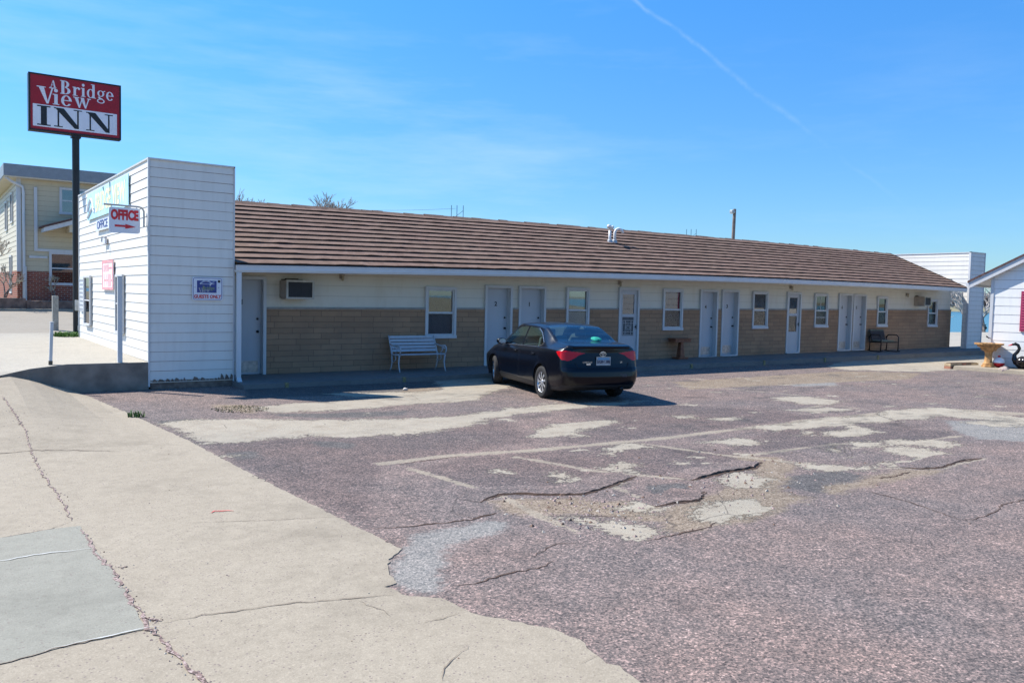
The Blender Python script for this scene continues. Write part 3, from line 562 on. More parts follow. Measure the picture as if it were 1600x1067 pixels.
SLABD=[[(4.44,8.09),(5.29,8.37),(6.49,8.28),(7.86,8.06),(8.62,7.22),(8.61,6.54),(8.04,6.19),(7.23,6.17),(6.88,6.15),(6.52,6.61),(5.96,6.39),(5.11,6.39),(4.66,6.66),(4.55,7.44)],[(2.93,10.72),(3.9,10.63),(5.18,10.17),(6.24,10.23),(7.57,10.66),(6.82,8.84),(5.28,8.65),(4.35,8.55),(3.07,6.23),(2.98,7.12),(2.88,8.6)],[(6.14,6.18),(6.81,6.08),(6.23,5.44),(5.71,5.52)],[(8.59,7.14),(10.6,7.95),(12.52,7.53),(13.14,6.49),(12.8,6.13),(11.7,6.23),(10.73,6.63),(9.06,6.78)],[(9.17,11.18),(11.19,11.17),(12.4,9.6),(12.84,8.32),(10.85,8.39),(8.89,8.33),(7.16,8.44),(6.97,8.76),(8.97,9.65)]]
G['conc'] += [[(10.63,8.21),(12.84,8.32),(14.47,7.84),(14.69,7.38),(12.32,7.63),(10.59,7.82)],[(10.83,6.69),(12.1,6.25),(12.32,5.89),(11.59,5.71),(11.22,6.25),(10.52,6.4)],[(8.89,7.73),(9.57,7.72),(9.72,7.29),(9.02,7.27)],[(8.76,6.18),(9.2,5.67),(9.94,5.52),(9.05,5.42),(8.56,5.86)],[(7.28,8.06),(8.01,8.09),(7.96,7.79),(7.24,7.77)],[(12.96,9.32),(13.99,9.21),(14.12,8.76),(12.95,8.78)],[(5.81,5.46),(5.37,5.39),(5.27,5.63),(5.71,5.74)],[(5.6,7.13),(5.87,7.13),(5.79,6.81),(5.53,6.81)],[(11.12,7.41),(12.13,7.29),(12.05,6.92),(10.87,7.03)],[(14.36,6.89),(16.17,6.64),(15.89,6.11),(14.37,6.28)]]
# ------------------------------------------------------------ ground
def sstep(t): t = np.clip(t, 0, 1); return t*t*(3-2*t)
def z_apron(x, y): return .40*sstep((2.45-x)/1.35)*sstep((y-10.5)/6.)
def sdf(poly, X, Y):
    P = np.array(poly); n = len(P); d = np.full(X.shape, 1e9); ins = np.zeros(X.shape, bool)
    for i in range(n):
        a, b = P[i], P[(i+1) % n]; e = b-a; L = e@e+1e-12
        t = np.clip(((X-a[0])*e[0]+(Y-a[1])*e[1])/L, 0, 1)
        d = np.minimum(d, np.hypot(X-a[0]-t*e[0], Y-a[1]-t*e[1]))
        c = ((a[1] > Y) != (b[1] > Y)); 
        with np.errstate(divide='ignore', invalid='ignore'): xx = a[0]+(Y-a[1])*e[0]/(e[1] if abs(e[1]) > 1e-12 else 1e-12)
        ins ^= c & (X < xx)
    return np.where(ins, d, -d)
def pdist(pts, X, Y):
    d = np.full(X.shape, 1e9)
    for a, b in zip(pts, pts[1:]):
        a, b = np.array(a), np.array(b); e = b-a; L = e@e+1e-12
        t = np.clip(((X-a[0])*e[0]+(Y-a[1])*e[1])/L, 0, 1); d = np.minimum(d, np.hypot(X-a[0]-t*e[0], Y-a[1]-t*e[1]))
    return d
def grid(name, xs, ys, zf, mat, attrs=None, kind='structure', keep=None):
    X, Y = np.meshgrid(xs, ys); Z = zf(X, Y); nx, ny = len(xs), len(ys)
    co = np.stack([X, Y, Z], -1).reshape(-1, 3).astype(np.float32)
    i = np.arange((ny-1)*(nx-1)); r, c = i//(nx-1), i % (nx-1); a = r*nx+c
    q = np.stack([a, a+1, a+nx+1, a+nx], -1)
    if keep is not None:
        k = keep(X, Y).reshape(-1); q = q[k[q].all(1)]
    me = bpy.data.meshes.new(name); me.vertices.add(len(co)); me.vertices.foreach_set('co', co.ravel())
    me.loops.add(q.size); me.loops.foreach_set('vertex_index', q.ravel().astype(np.int32)); me.polygons.add(len(q))
    me.polygons.foreach_set('loop_start', np.arange(len(q), dtype=np.int32)*4); me.polygons.foreach_set('loop_total', np.full(len(q), 4, np.int32))
    me.update(calc_edges=True); me.validate()
    for k, v in (attrs or {}).items():
        at = me.attributes.new(k, 'FLOAT', 'POINT'); at.data.foreach_set('value', v(X, Y).ravel().astype(np.float32))
    me.materials.append(mat); me.polygons.foreach_set('use_smooth', np.ones(len(me.polygons), bool))
    o = bpy.data.objects.new(name, me); COL.objects.link(o); o['kind'] = kind; return o

# parking lot: chip-seal of pink and grey stone over worn concrete
m = M_('pink_chip_asphalt')
P = m.pos()
def smooth_mask(at, amp, fine, lo=-.03, hi=.03, sc=2.2):
    n1 = m.noise(sc, 6, .65, vec=Pst); n2 = m.noise(sc*9, 5, .7, vec=P)
    v = m.math('ADD', m.math('ADD', m.math('MULTIPLY_ADD', m.attr(at), 2.4 if at in ('dark', 'tan', 'grey', 'slabd') else 1.0, .12 if at in ('dark', 'tan') else 0), m.math('MULTIPLY_ADD', n1, amp*2, -amp)), m.math('MULTIPLY_ADD', n2, fine*2, -fine))
    r = m.n('ShaderNodeMapRange', interpolation_type='SMOOTHSTEP'); r.inputs['From Min'].default_value = lo; r.inputs['From Max'].default_value = hi
    m.l(v, r.inputs['Value']); return r.outputs[0]
Pst = m.pos(scale=(1, 1.5, 1), rot=(0, 0, .15))
v1 = m.voro(88, 'Color', vec=P); s1 = m.n('ShaderNodeSeparateColor'); m.l(v1, s1.inputs[0])
v2 = m.voro(52, 'Color', vec=P); s2 = m.n('ShaderNodeSeparateColor'); m.l(v2, s2.inputs[0])
big = m.noise(.55, 5, .6, vec=P); med = m.noise(3.2, 6, .7, vec=P)
tone = m.math('ADD', m.math('MULTIPLY', s1.outputs[0], .56), m.math('ADD', m.math('MULTIPLY', s2.outputs[0], .38), m.math('MULTIPLY_ADD', med, .5, -.21)))
chips = m.ramp(tone, [(.02, (0.042, 0.039, 0.039)), (.3, (0.088, 0.080, 0.078)), (.5, (0.132, 0.116, 0.108)), (.68, (0.190, 0.154, 0.140)), (.86, (0.290, 0.222, 0.200)), (1., (0.430, 0.350, 0.315))])
pink = m.math('MULTIPLY_ADD', big, 3.4, -1.25, True)
base = m.mix(pink, m.mix(.45, chips, m.mix(1, chips, (.80, .80, .82), 'MULTIPLY')), m.mix(1, chips, (1.14, 1.03, .98), 'MULTIPLY'))
conc = m.mix(m.noise(5, 6, .65, vec=P), (0.262, 0.236, 0.185), (0.352, 0.322, 0.258))
conc = m.mix(m.math('MULTIPLY', m.math('GREATER_THAN', s1.outputs[1], .86), .25), conc, (0.258, 0.215, 0.189))
dark = m.ramp(tone, [(.1, (0.039, 0.038, 0.038)), (.6, (0.090, 0.086, 0.083)), (1, (0.189, 0.181, 0.168))])
greyc = m.ramp(tone, [(.1, (0.103, 0.110, 0.110)), (.5, (0.200, 0.200, 0.186)), (1, (0.325, 0.320, 0.295))])
tan = m.ramp(tone, [(.1, (0.095, 0.073, 0.052)), (.5, (0.194, 0.153, 0.110)), (1, (0.327, 0.275, 0.215))])
c = m.mix(m.math('MULTIPLY', smooth_mask('slabd', .5, .3, -.2, .35), .62), base, m.mix(1, base, (.60, .60, .63), 'MULTIPLY'))
c = m.mix(m.math('MULTIPLY', smooth_mask('dark', .5, .2, -.10, .22), .9), c, dark)
c = m.mix(m.math('MULTIPLY', smooth_mask('grey', .5, .35, -.10, .20), .75), c, greyc)
c = m.mix(m.math('MULTIPLY', smooth_mask('tan', .6, .3, -.15, .25), .92), c, tan)
# random little worn-through islands
worn = m.math('MULTIPLY', m.math('GREATER_THAN', m.noise(1.1, 7, .72, vec=Pst), .62), m.math('GREATER_THAN', m.attr('worn'), .3))
cm_ = smooth_mask('conc', .42, .34, -.04, .04, 2.0)
cm_ = m.math('MAXIMUM', cm_, worn)
jm = smooth_mask('joint', .10, .10, -.02, .02, 2.0)
c = m.mix(m.math('MULTIPLY', jm, .9), c, m.mix(.45, conc, tan))
c = m.mix(m.math('MULTIPLY', cm_, .93), c, m.mix(m.math('MULTIPLY', m.math('MULTIPLY_ADD', m.noise(2.6, 7, .75, vec=P), 5, -2.3, True), .45), conc, tan))
wear = m.math('MULTIPLY_ADD', m.noise(.30, 5, .6, vec=m.pos(scale=(1, 2.4, 1), rot=(0, 0, -.08))), 1.5, .22, True)
c = m.mix(.9, c, m.mix(1, c, m.ramp(wear, [(0, (.62, .62, .63)), (.55, (1., 1., 1.)), (1, (1.22, 1.18, 1.14))]), 'MULTIPLY'))
dp = m.math('MULTIPLY', m.math('MULTIPLY_ADD', m.noise(.85, 6, .7, vec=Pst), 6, -3.25, True), m.attr('worn'))
c = m.mix(m.math('MULTIPLY', dp, .8), c, m.mix(1, dark, (.75, .75, .75), 'MULTIPLY'))
oil = m.math('MULTIPLY_ADD', m.noise(.9, 3, .5, vec=P), 9, -5.7, True)
c = m.mix(m.math('MULTIPLY', oil, .45), c, (.035, .033, .033))
# fine settlement cracks
ck = m.voro(.55, 'Distance', 'DISTANCE_TO_EDGE', vec=m.mix(.16, P, m.noise(1.7, 5, .6, vec=P, out='Color'), 'ADD'))
ckm = m.math('MULTIPLY', m.math('LESS_THAN', ck, .003), m.math('GREATER_THAN', m.noise(.35, 2, vec=P), .54))
c = m.mix(m.math('MULTIPLY', ckm, .55), c, (.06, .05, .045))
m.col(c)
h = m.math('ADD', m.math('MULTIPLY', s1.outputs[0], .5), m.math('MULTIPLY_ADD', cm_, -1.6, m.math('MULTIPLY', med, .6)))
m.bump(h, .8, .012); MAT['lot'] = m.set(.9, 0, .2)
G['slabd'] = SLABD
def A_(key, cap=1.5):
    def f(X, Y):
        d = np.full(X.shape, -cap)
        for p in G[key]: d = np.maximum(d, sdf(p, X, Y))
        return np.clip(d, -cap, cap)
    return f
def J_():
    def f(X, Y, cap=1.5):
        d = np.full(X.shape, -cap)
        for w, p in G['line']: d = np.maximum(d, w*.8-pdist(p, X, Y))
        return np.clip(d, -cap, cap)
    return f
def worn(X, Y): return ((X > 5) & (X < 30) & (Y > 6) & (Y < 14.3)).astype(float)*np.clip((X-4)/6, 0, 1)
xs = np.concatenate([np.arange(2.0, 14, .05), np.arange(14, 34, .1), np.arange(34, 48, .5)])
ys = np.concatenate([np.arange(-12, 2, .5), np.arange(2, 18.2, .06)])
def zlot(X, Y): return 0*X
lot = grid('parking_lot', xs, ys, zlot, MAT['lot'], {'conc': A_('conc'), 'dark': A_('dark'), 'grey': A_('grey'), 'tan': A_('tan'), 'worn': worn, 'joint': J_(), 'slabd': A_('slabd')})
tag(lot, 'worn pinkish chip sealed parking lot with pale concrete showing through')

# concrete apron, traced edge against the lot
def concrete(name, c1, c2, speck=.3, spk=(.20, .16, .14)):
    m = M_(name); P = m.pos(); n1 = m.noise(.8, 6, .62, vec=P); n2 = m.noise(9, 6, .7, vec=P); n3 = m.noise(90, 3, .6, vec=P)
    c = m.mix(n1, c1, c2); c = m.mix(m.math('MULTIPLY', m.math('MULTIPLY_ADD', n2, 3, -1.2, True), .5), c, tuple(x*.78 for x in c1))
    c = m.mix(m.math('MULTIPLY', m.math('MULTIPLY_ADD', n3, 5, -2.5, True), .45), c, tuple(min(1, x*1.3) for x in c2)); c = m.mix(m.math('MULTIPLY', m.math('MULTIPLY_ADD', m.noise(48, 4, .7, vec=P), 6, -3.3, True), .45), c, tuple(x*.55 for x in c1))
    v = m.voro(55, 'Distance', vec=P); vc = m.voro(55, 'Color', vec=P); s = m.n('ShaderNodeSeparateColor'); m.l(vc, s.inputs[0])
    pit = m.math('MULTIPLY', m.math('LESS_THAN', v, .35), m.math('GREATER_THAN', s.outputs[0], .90))
    c = m.mix(m.math('MULTIPLY', pit, speck), c, spk)
    st = m.math('MULTIPLY_ADD', m.noise(.5, 8, .76, vec=P), 6, -3.0, True); c = m.mix(m.math('MULTIPLY', st, .5), c, tuple(x*.6 for x in c1))
    m.col(c); m.bump(m.math('ADD', m.math('ADD', n3, m.math('MULTIPLY', pit, -1.5)), m.math('MULTIPLY', n2, .8)), .35, .006); return m.set(.9, 0, .2)
MAT['conc'] = concrete('tan_broom_concrete', (.275, .232, .172), (.36, .312, .238), .95)
MAT['slab'] = concrete('grey_new_concrete', (.238, .228, .185), (.285, .273, .224), .6)
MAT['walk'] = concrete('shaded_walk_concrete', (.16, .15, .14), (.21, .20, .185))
MAT['pave'] = concrete('pale_upper_pavement', (.33, .30, .245), (.39, .36, .30), .2)
def rough_line(pts, amp, step=.05, rnd=random.Random(2), closed=False):
    out = []
    for a, b in zip(pts, pts[1:]):
        a, b = Vector(a).to_2d(), Vector(b).to_2d(); n = max(1, int((b-a).length/step)); nn = Vector((-(b-a).y, (b-a).x)).normalized()
        for k in range(n): out.append(a.lerp(b, k/n)+nn*rnd.gauss(0, amp)*(1 if k else .3))
    out.append(Vector(pts[-1]).to_2d()); return out
def sheet(name, outline, zf, mat, label=None, skirt=.03, step=.35, kind='structure', inner=True, attrs=None):
    P = [Vector(p).to_2d() for p in outline]; n = len(P)
    xs = [p.x for p in P]; ys = [p.y for p in P]; pts = list(P)
    if inner:
        X, Y = np.meshgrid(np.arange(min(xs)+step/2, max(xs), step), np.arange(min(ys)+step/2, max(ys), step))
        d = sdf([tuple(p) for p in P], X, Y); pts += [Vector((x, y)) for x, y in zip(X[d > step*.3], Y[d > step*.3])]
    V, E, F, *_ = delaunay_2d_cdt(pts, [(i, (i+1) % n) for i in range(n)], [list(range(n))], 1, 1e-5)
    vs = [(v.x, v.y, float(zf(v.x, v.y))) for v in V]
    mb = MB(); mb.add(vs, F)
    if skirt:
        ed = [(p.x, p.y, float(zf(p.x, p.y))) for p in P]
        mb.add(ed+[(a, b, c-skirt) for a, b, c in ed], [(i, (i+1) % n, (i+1) % n+n, i+n) for i in range(n)])
    o = mb.build(name, mat); tag(o, label, None, None, kind); return o
edge = rough_line([APRON[i] for i in range(2, len(APRON))], .009, .05)
def zap(x, y): return .007+float(z_apron(np.float64(x), np.float64(y)))
outl = [(2.36, 17.02), (2.40, 16.7)]+[tuple(p) for p in edge]+[(2.7, .5), (2.7, -12), (-16, -12), (-16, 17.02)]
sheet('driveway_apron', outl, zap, MAT['conc'], 'wide tan concrete apron with cracks and joints, sloping down to the lot', .05, .30)
# newer grey slab let into it
sl_o = [Vector(p).to_2d() for p in rough_line(SLAB[0]+[SLAB[0][0]], .003, .1)][:-1]
sheet('concrete_slab', sl_o, lambda x, y: zap(x, y)+.004, MAT['slab'], 'greyer newer concrete panel set into the tan apron', 0, .4)
# ribbons for cracks and joints
def ribbons(name, items, mat, zf, dz, label, jit=.35, wj=.5, seed=1, taper=True):
    r = random.Random(seed); mb = MB()
    for w, pts in items:
        w = w*.42; L = rough_line(pts, min(.018, w*jit*2.2+.004), .045, r); vs = []; ph = r.uniform(0, 9)
        for i, p in enumerate(L):
            d = (L[min(i+1, len(L)-1)]-L[max(i-1, 0)]).normalized(); nn = Vector((-d.y, d.x)); k = 1+wj*math.sin(i*.7+ph)*.6+r.uniform(-wj, wj)*.6
            if taper: k *= min(1, .15+min(i, len(L)-1-i)/6)
            k = max(.12, k)
            for s_ in (-1, 1): q = p+nn*s_*w*k; vs.append((q.x, q.y, zf(q.x, q.y)+dz))
        mb.add(vs, [(2*i, 2*i+1, 2*i+3, 2*i+2) for i in range(len(L)-1)])
    o = mb.build(name, mat); tag(o, label, None, None, 'structure'); return o
MAT['crack'] = plain('crack_shadow_soil', (.075, .045, .03), .95, var=.5, scale=30)
MAT['joint'] = plain('joint_dirt', (.20, .16, .12), .95, var=.4, scale=30)
m = M_('pink_crack_gravel'); P = m.pos(); v = m.voro(80, 'Color', vec=P); s = m.n('ShaderNodeSeparateColor'); m.l(v, s.inputs[0])
m.col(m.ramp(s.outputs[0], [(.1, (.08, .055, .045)), (.5, (.25, .165, .14)), (.95, (.42, .33, .29))])); m.bump(s.outputs[0], .9, .02); MAT['gravel'] = m.set(.9)
flat = lambda x, y: .0
ribbons('asphalt_crack', CR['crack'], MAT['crack'], flat, .004, 'dark open cracks across the worn lot')  # along the ledges the ribbons carry the ledge shadow as dark colour
ribbons('apron_crack', CR['apron'], MAT['joint'], zap, .005, 'thin dark joints and cracks in the concrete apron', seed=4)
ribbons('crack_gravel', CR['gravel'], MAT['gravel'], zap, .006, 'pink gravel filling the long crack of the apron', seed=5, wj=.7)
ribbons('joint_caulk', CR['white'], plain('white_caulk', (.50, .50, .48), .7, var=.2, scale=20), zap, .010, 'pale caulked joints at the edges of the grey panel', seed=6, wj=.5)
ribbons('paint_mark', [(.05, [(RED[0][0], RED[0][1]), ((RED[0][0]+RED[1][0])/2, (RED[0][1]+RED[1][1])/2+.03), (RED[1][0], RED[1][1])])], plain('faded_red_spray', (.55, .10, .09), .8, var=.4, scale=40), zap, .006, 'short red spray paint mark on the tan apron', seed=8)
# raised lips of the broken asphalt behind the widest cracks
lp = MB(); rr = random.Random(9)
for w, pts, hgt in ((0, CR['crack'][0][1], .026), (0, CR['crack'][1][1], .045), (0, CR['crack'][2][1], .03), (0, CR['crack'][3][1][2:], .02), (0, CR['crack'][4][1], .02)):
    L = rough_line(pts, .008, .05, rr); vs = []; n = len(L)
    for i, p in enumerate(L):
        k = min(1, min(i, n-1-i)/5)
        d = (L[min(i+1, n-1)]-L[max(i-1, 0)]).normalized(); nn = Vector((-d.y, d.x)); nn = nn if nn.y > 0 else -nn
        a = p+nn*.004; b = p+nn*.02; c_ = p+nn*.45
        vs += [(a.x, a.y, .001), (b.x, b.y, .004+hgt*.55*k*rr.uniform(.6, 1.1)), (c_.x, c_.y, -.002)]
    lp.mi = 1; lp.add(vs, [(3*i, 3*i+3, 3*i+4, 3*i+1) for i in range(n-1)]); lp.mi = 0; lp.add(vs, [(3*i+1, 3*i+4, 3*i+5, 3*i+2) for i in range(n-1)])
m2 = MAT['lot'].copy(); m2.name = 'chip_asphalt_lip'
lo_ = lp.build('asphalt_lip', [m2, MAT['crack']]); tag(lo_, 'lifted broken edges of asphalt along the widest cracks', None, None, 'structure')
me = lo_.data
for k, v in (('conc', -1.), ('joint', -1.), ('slabd', 0.), ('dark', -1.), ('grey', -1.), ('tan', -1.), ('worn', 0.)):
    at = me.attributes.new(k, 'FLOAT', 'POINT'); at.data.foreach_set('value', [v]*len(me.vertices))
# loose chips and crumbs: uncountable, one object
cr = MB(); rr = random.Random(21)
def crumb(x, y, z, s):
    h = s*rr.uniform(.4, .8); a = rr.uniform(0, 6.28); vs = []
    for k in range(4): t = a+k*1.57+rr.uniform(-.3, .3); vs.append((x+s*math.cos(t)*rr.uniform(.6, 1), y+s*math.sin(t)*rr.uniform(.6, 1), z))
    vs.append((x+rr.uniform(-.3, .3)*s, y+rr.uniform(-.3, .3)*s, z+h)); cr.mi = rr.choice((0, 0, 1, 2)); cr.add(vs, [(0, 1, 4), (1, 2, 4), (2, 3, 4), (3, 0, 4)])
for p in G['tan'][:2]:
    xs_ = [q[0] for q in p]; ys_ = [q[1] for q in p]
    for _ in range(300): crumb(rr.gauss((min(xs_)+max(xs_))/2, (max(xs_)-min(xs_))/3.4), rr.gauss((min(ys_)+max(ys_))/2, (max(ys_)-min(ys_))/3.4), .001, rr.choice((.008, .012, .012, .018, .028)))
for _ in range(420): crumb(rr.uniform(3.1, 18), rr.uniform(2.6, 14), .001, rr.choice((.006, .008, .012)))
for w, pts in CR['gravel']:
    for a, b in zip(pts, pts[1:]):
        for _ in range(12): t = rr.random(); x = a[0]+(b[0]-a[0])*t+rr.gauss(0, .025); y = a[1]+(b[1]-a[1])*t+rr.gauss(0, .025); crumb(x, y, zap(x, y)+.001, rr.choice((.005, .008, .011)))
for _ in range(160): x = rr.uniform(-2, 2.9); y = rr.uniform(2, 14); crumb(x, y, zap(x, y)+.001, rr.choice((.004, .006, .009)))
tag(cr.build('loose_gravel', [plain('pink_chip', (.28, .20, .18), .9, var=.3, scale=50), plain('brown_crumb', (.16, .10, .07), .95, var=.3, scale=50), plain('pale_chip', (.36, .32, .27), .9, var=.2, scale=50)]), 'loose stone chips and crumbs scattered on the lot', None, None, 'stuff')

# walk in front of the rooms
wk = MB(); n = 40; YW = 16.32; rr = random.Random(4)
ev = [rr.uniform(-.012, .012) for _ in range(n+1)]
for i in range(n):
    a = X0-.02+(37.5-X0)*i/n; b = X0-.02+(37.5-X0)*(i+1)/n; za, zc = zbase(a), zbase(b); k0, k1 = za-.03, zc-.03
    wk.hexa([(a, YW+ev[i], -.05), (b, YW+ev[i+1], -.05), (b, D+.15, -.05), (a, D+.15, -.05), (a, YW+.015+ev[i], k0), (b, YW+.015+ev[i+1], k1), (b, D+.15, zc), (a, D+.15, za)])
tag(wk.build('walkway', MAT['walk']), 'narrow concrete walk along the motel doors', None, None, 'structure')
yp = MB()
for x in (6.05, 8.75, 14.9, 18.1, 21.4, 24.6, 27.8): yp.box(x, YW-.018, -.0, x+.07, YW+.08, zbase(x)-.022)
tag(yp.build('stall_mark', MAT['yellow']), 'small worn yellow stall marks on the edge of the walk', None, None, 'structure')
# upper pavement with its retaining wall
def zup(x, y): return .53-.10*float(sstep((2.2-x)/1.2))*float(sstep((19-y)/2)) + max(0, y-24)*.022
o = sheet('pavement', [(3.62, 17.06), (3.3, 17.07), (2.2, 17.07), (1.6, 16.9), (1.3, 16.62), (1.12, 16.35), (1.0, 16.2), (-16, 16.2), (-16, 27.2), (BX0+2.5, 27.2), (BX0+2.5, 25.5), (3.62, 25.5)], zup, MAT['pave'], 'pale raised pavement beside the office wall', .02, .8)
rw = MB()
line = [(3.60, 17.05), (3.0, 17.05), (2.2, 17.05), (1.6, 16.88), (1.3, 16.60), (1.12, 16.33)]
for a, b in zip(line, line[1:]):
    za, zb = zup(*a)-.003, zup(*b)-.003
    rw.hexa([(a[0], a[1], -.1), (b[0], b[1], -.1), (b[0], b[1]+.2, -.1), (a[0], a[1]+.2, -.1), (a[0], a[1], za), (b[0], b[1], zb), (b[0], b[1]+.2, zb-.02), (a[0], a[1]+.2, za-.02)])
tag(rw.build('retaining_wall', plain('dark_stained_concrete', (.215, .18, .15), .9, var=.35, scale=3, bump=.4)), 'low dark stained concrete wall holding the raised pavement, at the foot of the false front', 'retaining wall')
# street, rising to the left rear
def zst(x, y): return .585+(y-27.2)*.044
grid('road', np.arange(-40, 30, 2.), np.arange(27.2, 36.7, .8), lambda X, Y: .585+(Y-27.2)*.044+0*X, concrete('tan_street_surface', (.26, .23, .185), (.31, .28, .23), .4))
kb = MB(); kb.box(-40, 36.3, .8, 30, 36.55, 1.06); tag(kb.build('kerb', MAT['pave']), 'pale kerb across the street', None, None, 'structure')
# plinth slab in front of the white house, far yard, river, far bank
sb_ = MB(); sb_.hexa([(26.35, 12.95, -.02), (26.55, 10.6, -.02), (31, 8.0, -.02), (29.0, 13.6, -.02), (26.38, 12.93, .11), (26.58, 10.62, .11), (31, 8.0, .11), (29.0, 13.6, .11)])
tag(sb_.build('house_slab', MAT['conc'], bevel=.02), 'low concrete slab in front of the white sided house', None, None, 'structure')
m = M_('dry_ground'); n = m.noise(.05, 5); n2 = m.noise(1.5, 6); m.col(m.mix(n2, m.mix(n, (.16, .14, .08), (.24, .21, .14)), (.20, .19, .10))); MAT['dirt'] = m.set(.95)
CA, SA = math.cos(rad(64)), math.sin(rad(64))
def wdist(X, Y): return X*SA+Y*CA
def zground(X, Y):
    w = wdist(X, Y); base = -.12+.0*X
    left = np.clip((14-X)/6, 0, 1)*np.clip((Y-30)/8, 0, 1); base = base+left*1.05
    near = base-6*sstep((w-70)/22); far = -6+9*sstep((w-820)/60)
    return np.where(w < 400, near, far)
g = np.concatenate([-np.geomspace(3000, 4, 40), np.arange(-2, 120, 4.), np.geomspace(124, 4000, 60)])
grid('ground', g, g, zground, MAT['dirt'])
m = M_('river_water'); m.col((.035, .13, .17)); m.bump(m.noise(.8, 4, scale=(1, 2.5, 1)), .25, .2); MAT['water'] = m.set(.22, 0, .5)
r = MB(); r.add([(-2500, -2500, -2.6), (3800, -2500, -2.6), (3800, 3800, -2.6), (-2500, 3800, -2.6)], [(0, 1, 2, 3)]) 
# the sheet lies below the near land and shows only where the bank drops
o = r.build('water', MAT['water']); tag(o, 'wide blue river beyond the motel', None, None, 'structure')
yd = MB(); yd.add([(37.4, 4, -.02), (62, -6, -.02), (78, 30, -.02), (40, 36, -.02), (37.4, 20, -.02)], [(0, 1, 2, 3, 4)])
tag(yd.build('yard', MAT['pave']), 'pale open yard behind the motel end', None, None, 'structure')
# ------------------------------------------------------------ serif lettering as flat cut shapes
class Serif:
    def __init__(s): s.pc = []
    def R(s, x0, y0, x1, y1): s.pc.append([(x0, y0), (x1, y0), (x1, y1), (x0, y1)])
    def Pg(s, p): s.pc.append(p)
    def C(s, x, y, r): s.pc.append([(x+r*math.cos(k*math.pi/7), y+r*math.sin(k*math.pi/7)) for k in range(14)])
    def A(s, cx, cy, rx, ry, tx, ty, a0=0, a1=360, n=26):
        o = [(cx+rx*math.cos(rad(a0+(a1-a0)*k/n)), cy+ry*math.sin(rad(a0+(a1-a0)*k/n))) for k in range(n+1)]
        i = [(cx+(rx-tx)*math.cos(rad(a0+(a1-a0)*k/n)), cy+(ry-ty)*math.sin(rad(a0+(a1-a0)*k/n))) for k in range(n+1)]
        s.pc.append(('strip', o, i))
def glyph(ch):
    g = Serif(); R, Pg, C, A = g.R, g.Pg, g.C, g.A
    if ch == 'A': Pg([(.10, 0), (.18, 0), (.50, 1), (.42, 1)]); Pg([(.60, 0), (.84, 0), (.56, 1), (.40, 1)]); R(.24, .30, .66, .37); R(0, 0, .30, .055); R(.52, 0, .95, .055); w = .98
    elif ch == 'B': R(.10, 0, .34, 1); R(0, .945, .42, 1); R(0, 0, .42, .055); A(.38, .75, .36, .25, .22, .055, -90, 90); A(.38, .27, .46, .27, .24, .055, -90, 90); w = .92
    elif ch == 'r': R(.08, 0, .27, .64); R(0, 0, .40, .05); R(0, .585, .15, .64); A(.43, .38, .24, .26, .08, .08, 65, 175); C(.50, .53, .085); w = .62
    elif ch == 'i': R(.09, 0, .28, .64); R(0, 0, .37, .05); R(0, .585, .15, .64); C(.185, .85, .11); w = .44
    elif ch == 'd': A(.30, .32, .30, .33, .16, .05); R(.43, 0, .62, 1); R(.32, .945, .45, 1); R(.60, 0, .72, .05); w = .78
    elif ch == 'g': A(.30, .42, .28, .23, .15, .045); A(.30, -.13, .31, .17, .10, .055); Pg([(.06, .14), (.16, .20), (.30, .10), (.44, .06), (.40, -.02), (.16, .03)]); Pg([(.44, .54), (.66, .60), (.66, .66), (.50, .63)]); w = .70
    elif ch == 'e': A(.30, .32, .30, .33, .16, .05, 0, 325); R(.10, .31, .60, .36); w = .66
    elif ch == 'V': Pg([(.08, 1), (.36, 1), (.60, 0), (.50, 0)]); Pg([(.78, 1), (.86, 1), (.60, 0), (.52, 0)]); R(0, .945, .46, 1); R(.64, .945, .98, 1); w = .92
    elif ch == 'w': Pg([(.05, .64), (.26, .64), (.39, 0), (.31, 0)]); Pg([(.31, 0), (.37, 0), (.55, .64), (.48, .64)]); Pg([(.40, .64), (.61, .64), (.74, 0), (.66, 0)]); Pg([(.66, 0), (.72, 0), (.93, .64), (.86, .64)]); R(0, .585, .34, .64); R(.78, .585, 1.0, .64); w = 1.0
    elif ch == 'I': R(.16, 0, .42, 1); R(0, 0, .58, .06); R(0, .94, .58, 1); w = .62
    elif ch == 'N': R(.13, 0, .19, 1); R(.85, 0, .91, 1); Pg([(.03, 1), (.36, 1), (.91, .10), (.91, 0), (.76, 0)]); R(0, 0, .32, .05); R(0, .95, .25, 1); R(.72, .95, 1.04, 1); w = 1.08
    return g.pc, w
_lay = [0]
def serif_text(mb, txt, x, z, y, H, W=None, xs=1., track=.03):
    """upright lettering in the XZ plane at depth y facing -Y; each piece a hair proud of the last"""
    tot = sum(glyph(c)[1]+track for c in txt)-track; k = (W/(tot*H)) if W else xs; cx = x
    for c in txt:
        pc, w = glyph(c)
        for p in pc:
            _lay[0] += 1; yy = y-.0006*(_lay[0] % 9)
            if p[0] == 'strip':
                o, i = p[1], p[2]; n = len(o)
                vs = [(cx+a*H*k, yy, z+b*H) for a, b in o]+[(cx+a*H*k, yy, z+b*H) for a, b in i]; mb.add(vs, [(q, q+1, q+1+n, q+n) for q in range(n-1)])
            else: mb.add([(cx+a*H*k, yy, z+b*H) for a, b in p], [tuple(range(len(p)))])
        cx += (w+track)*H*k
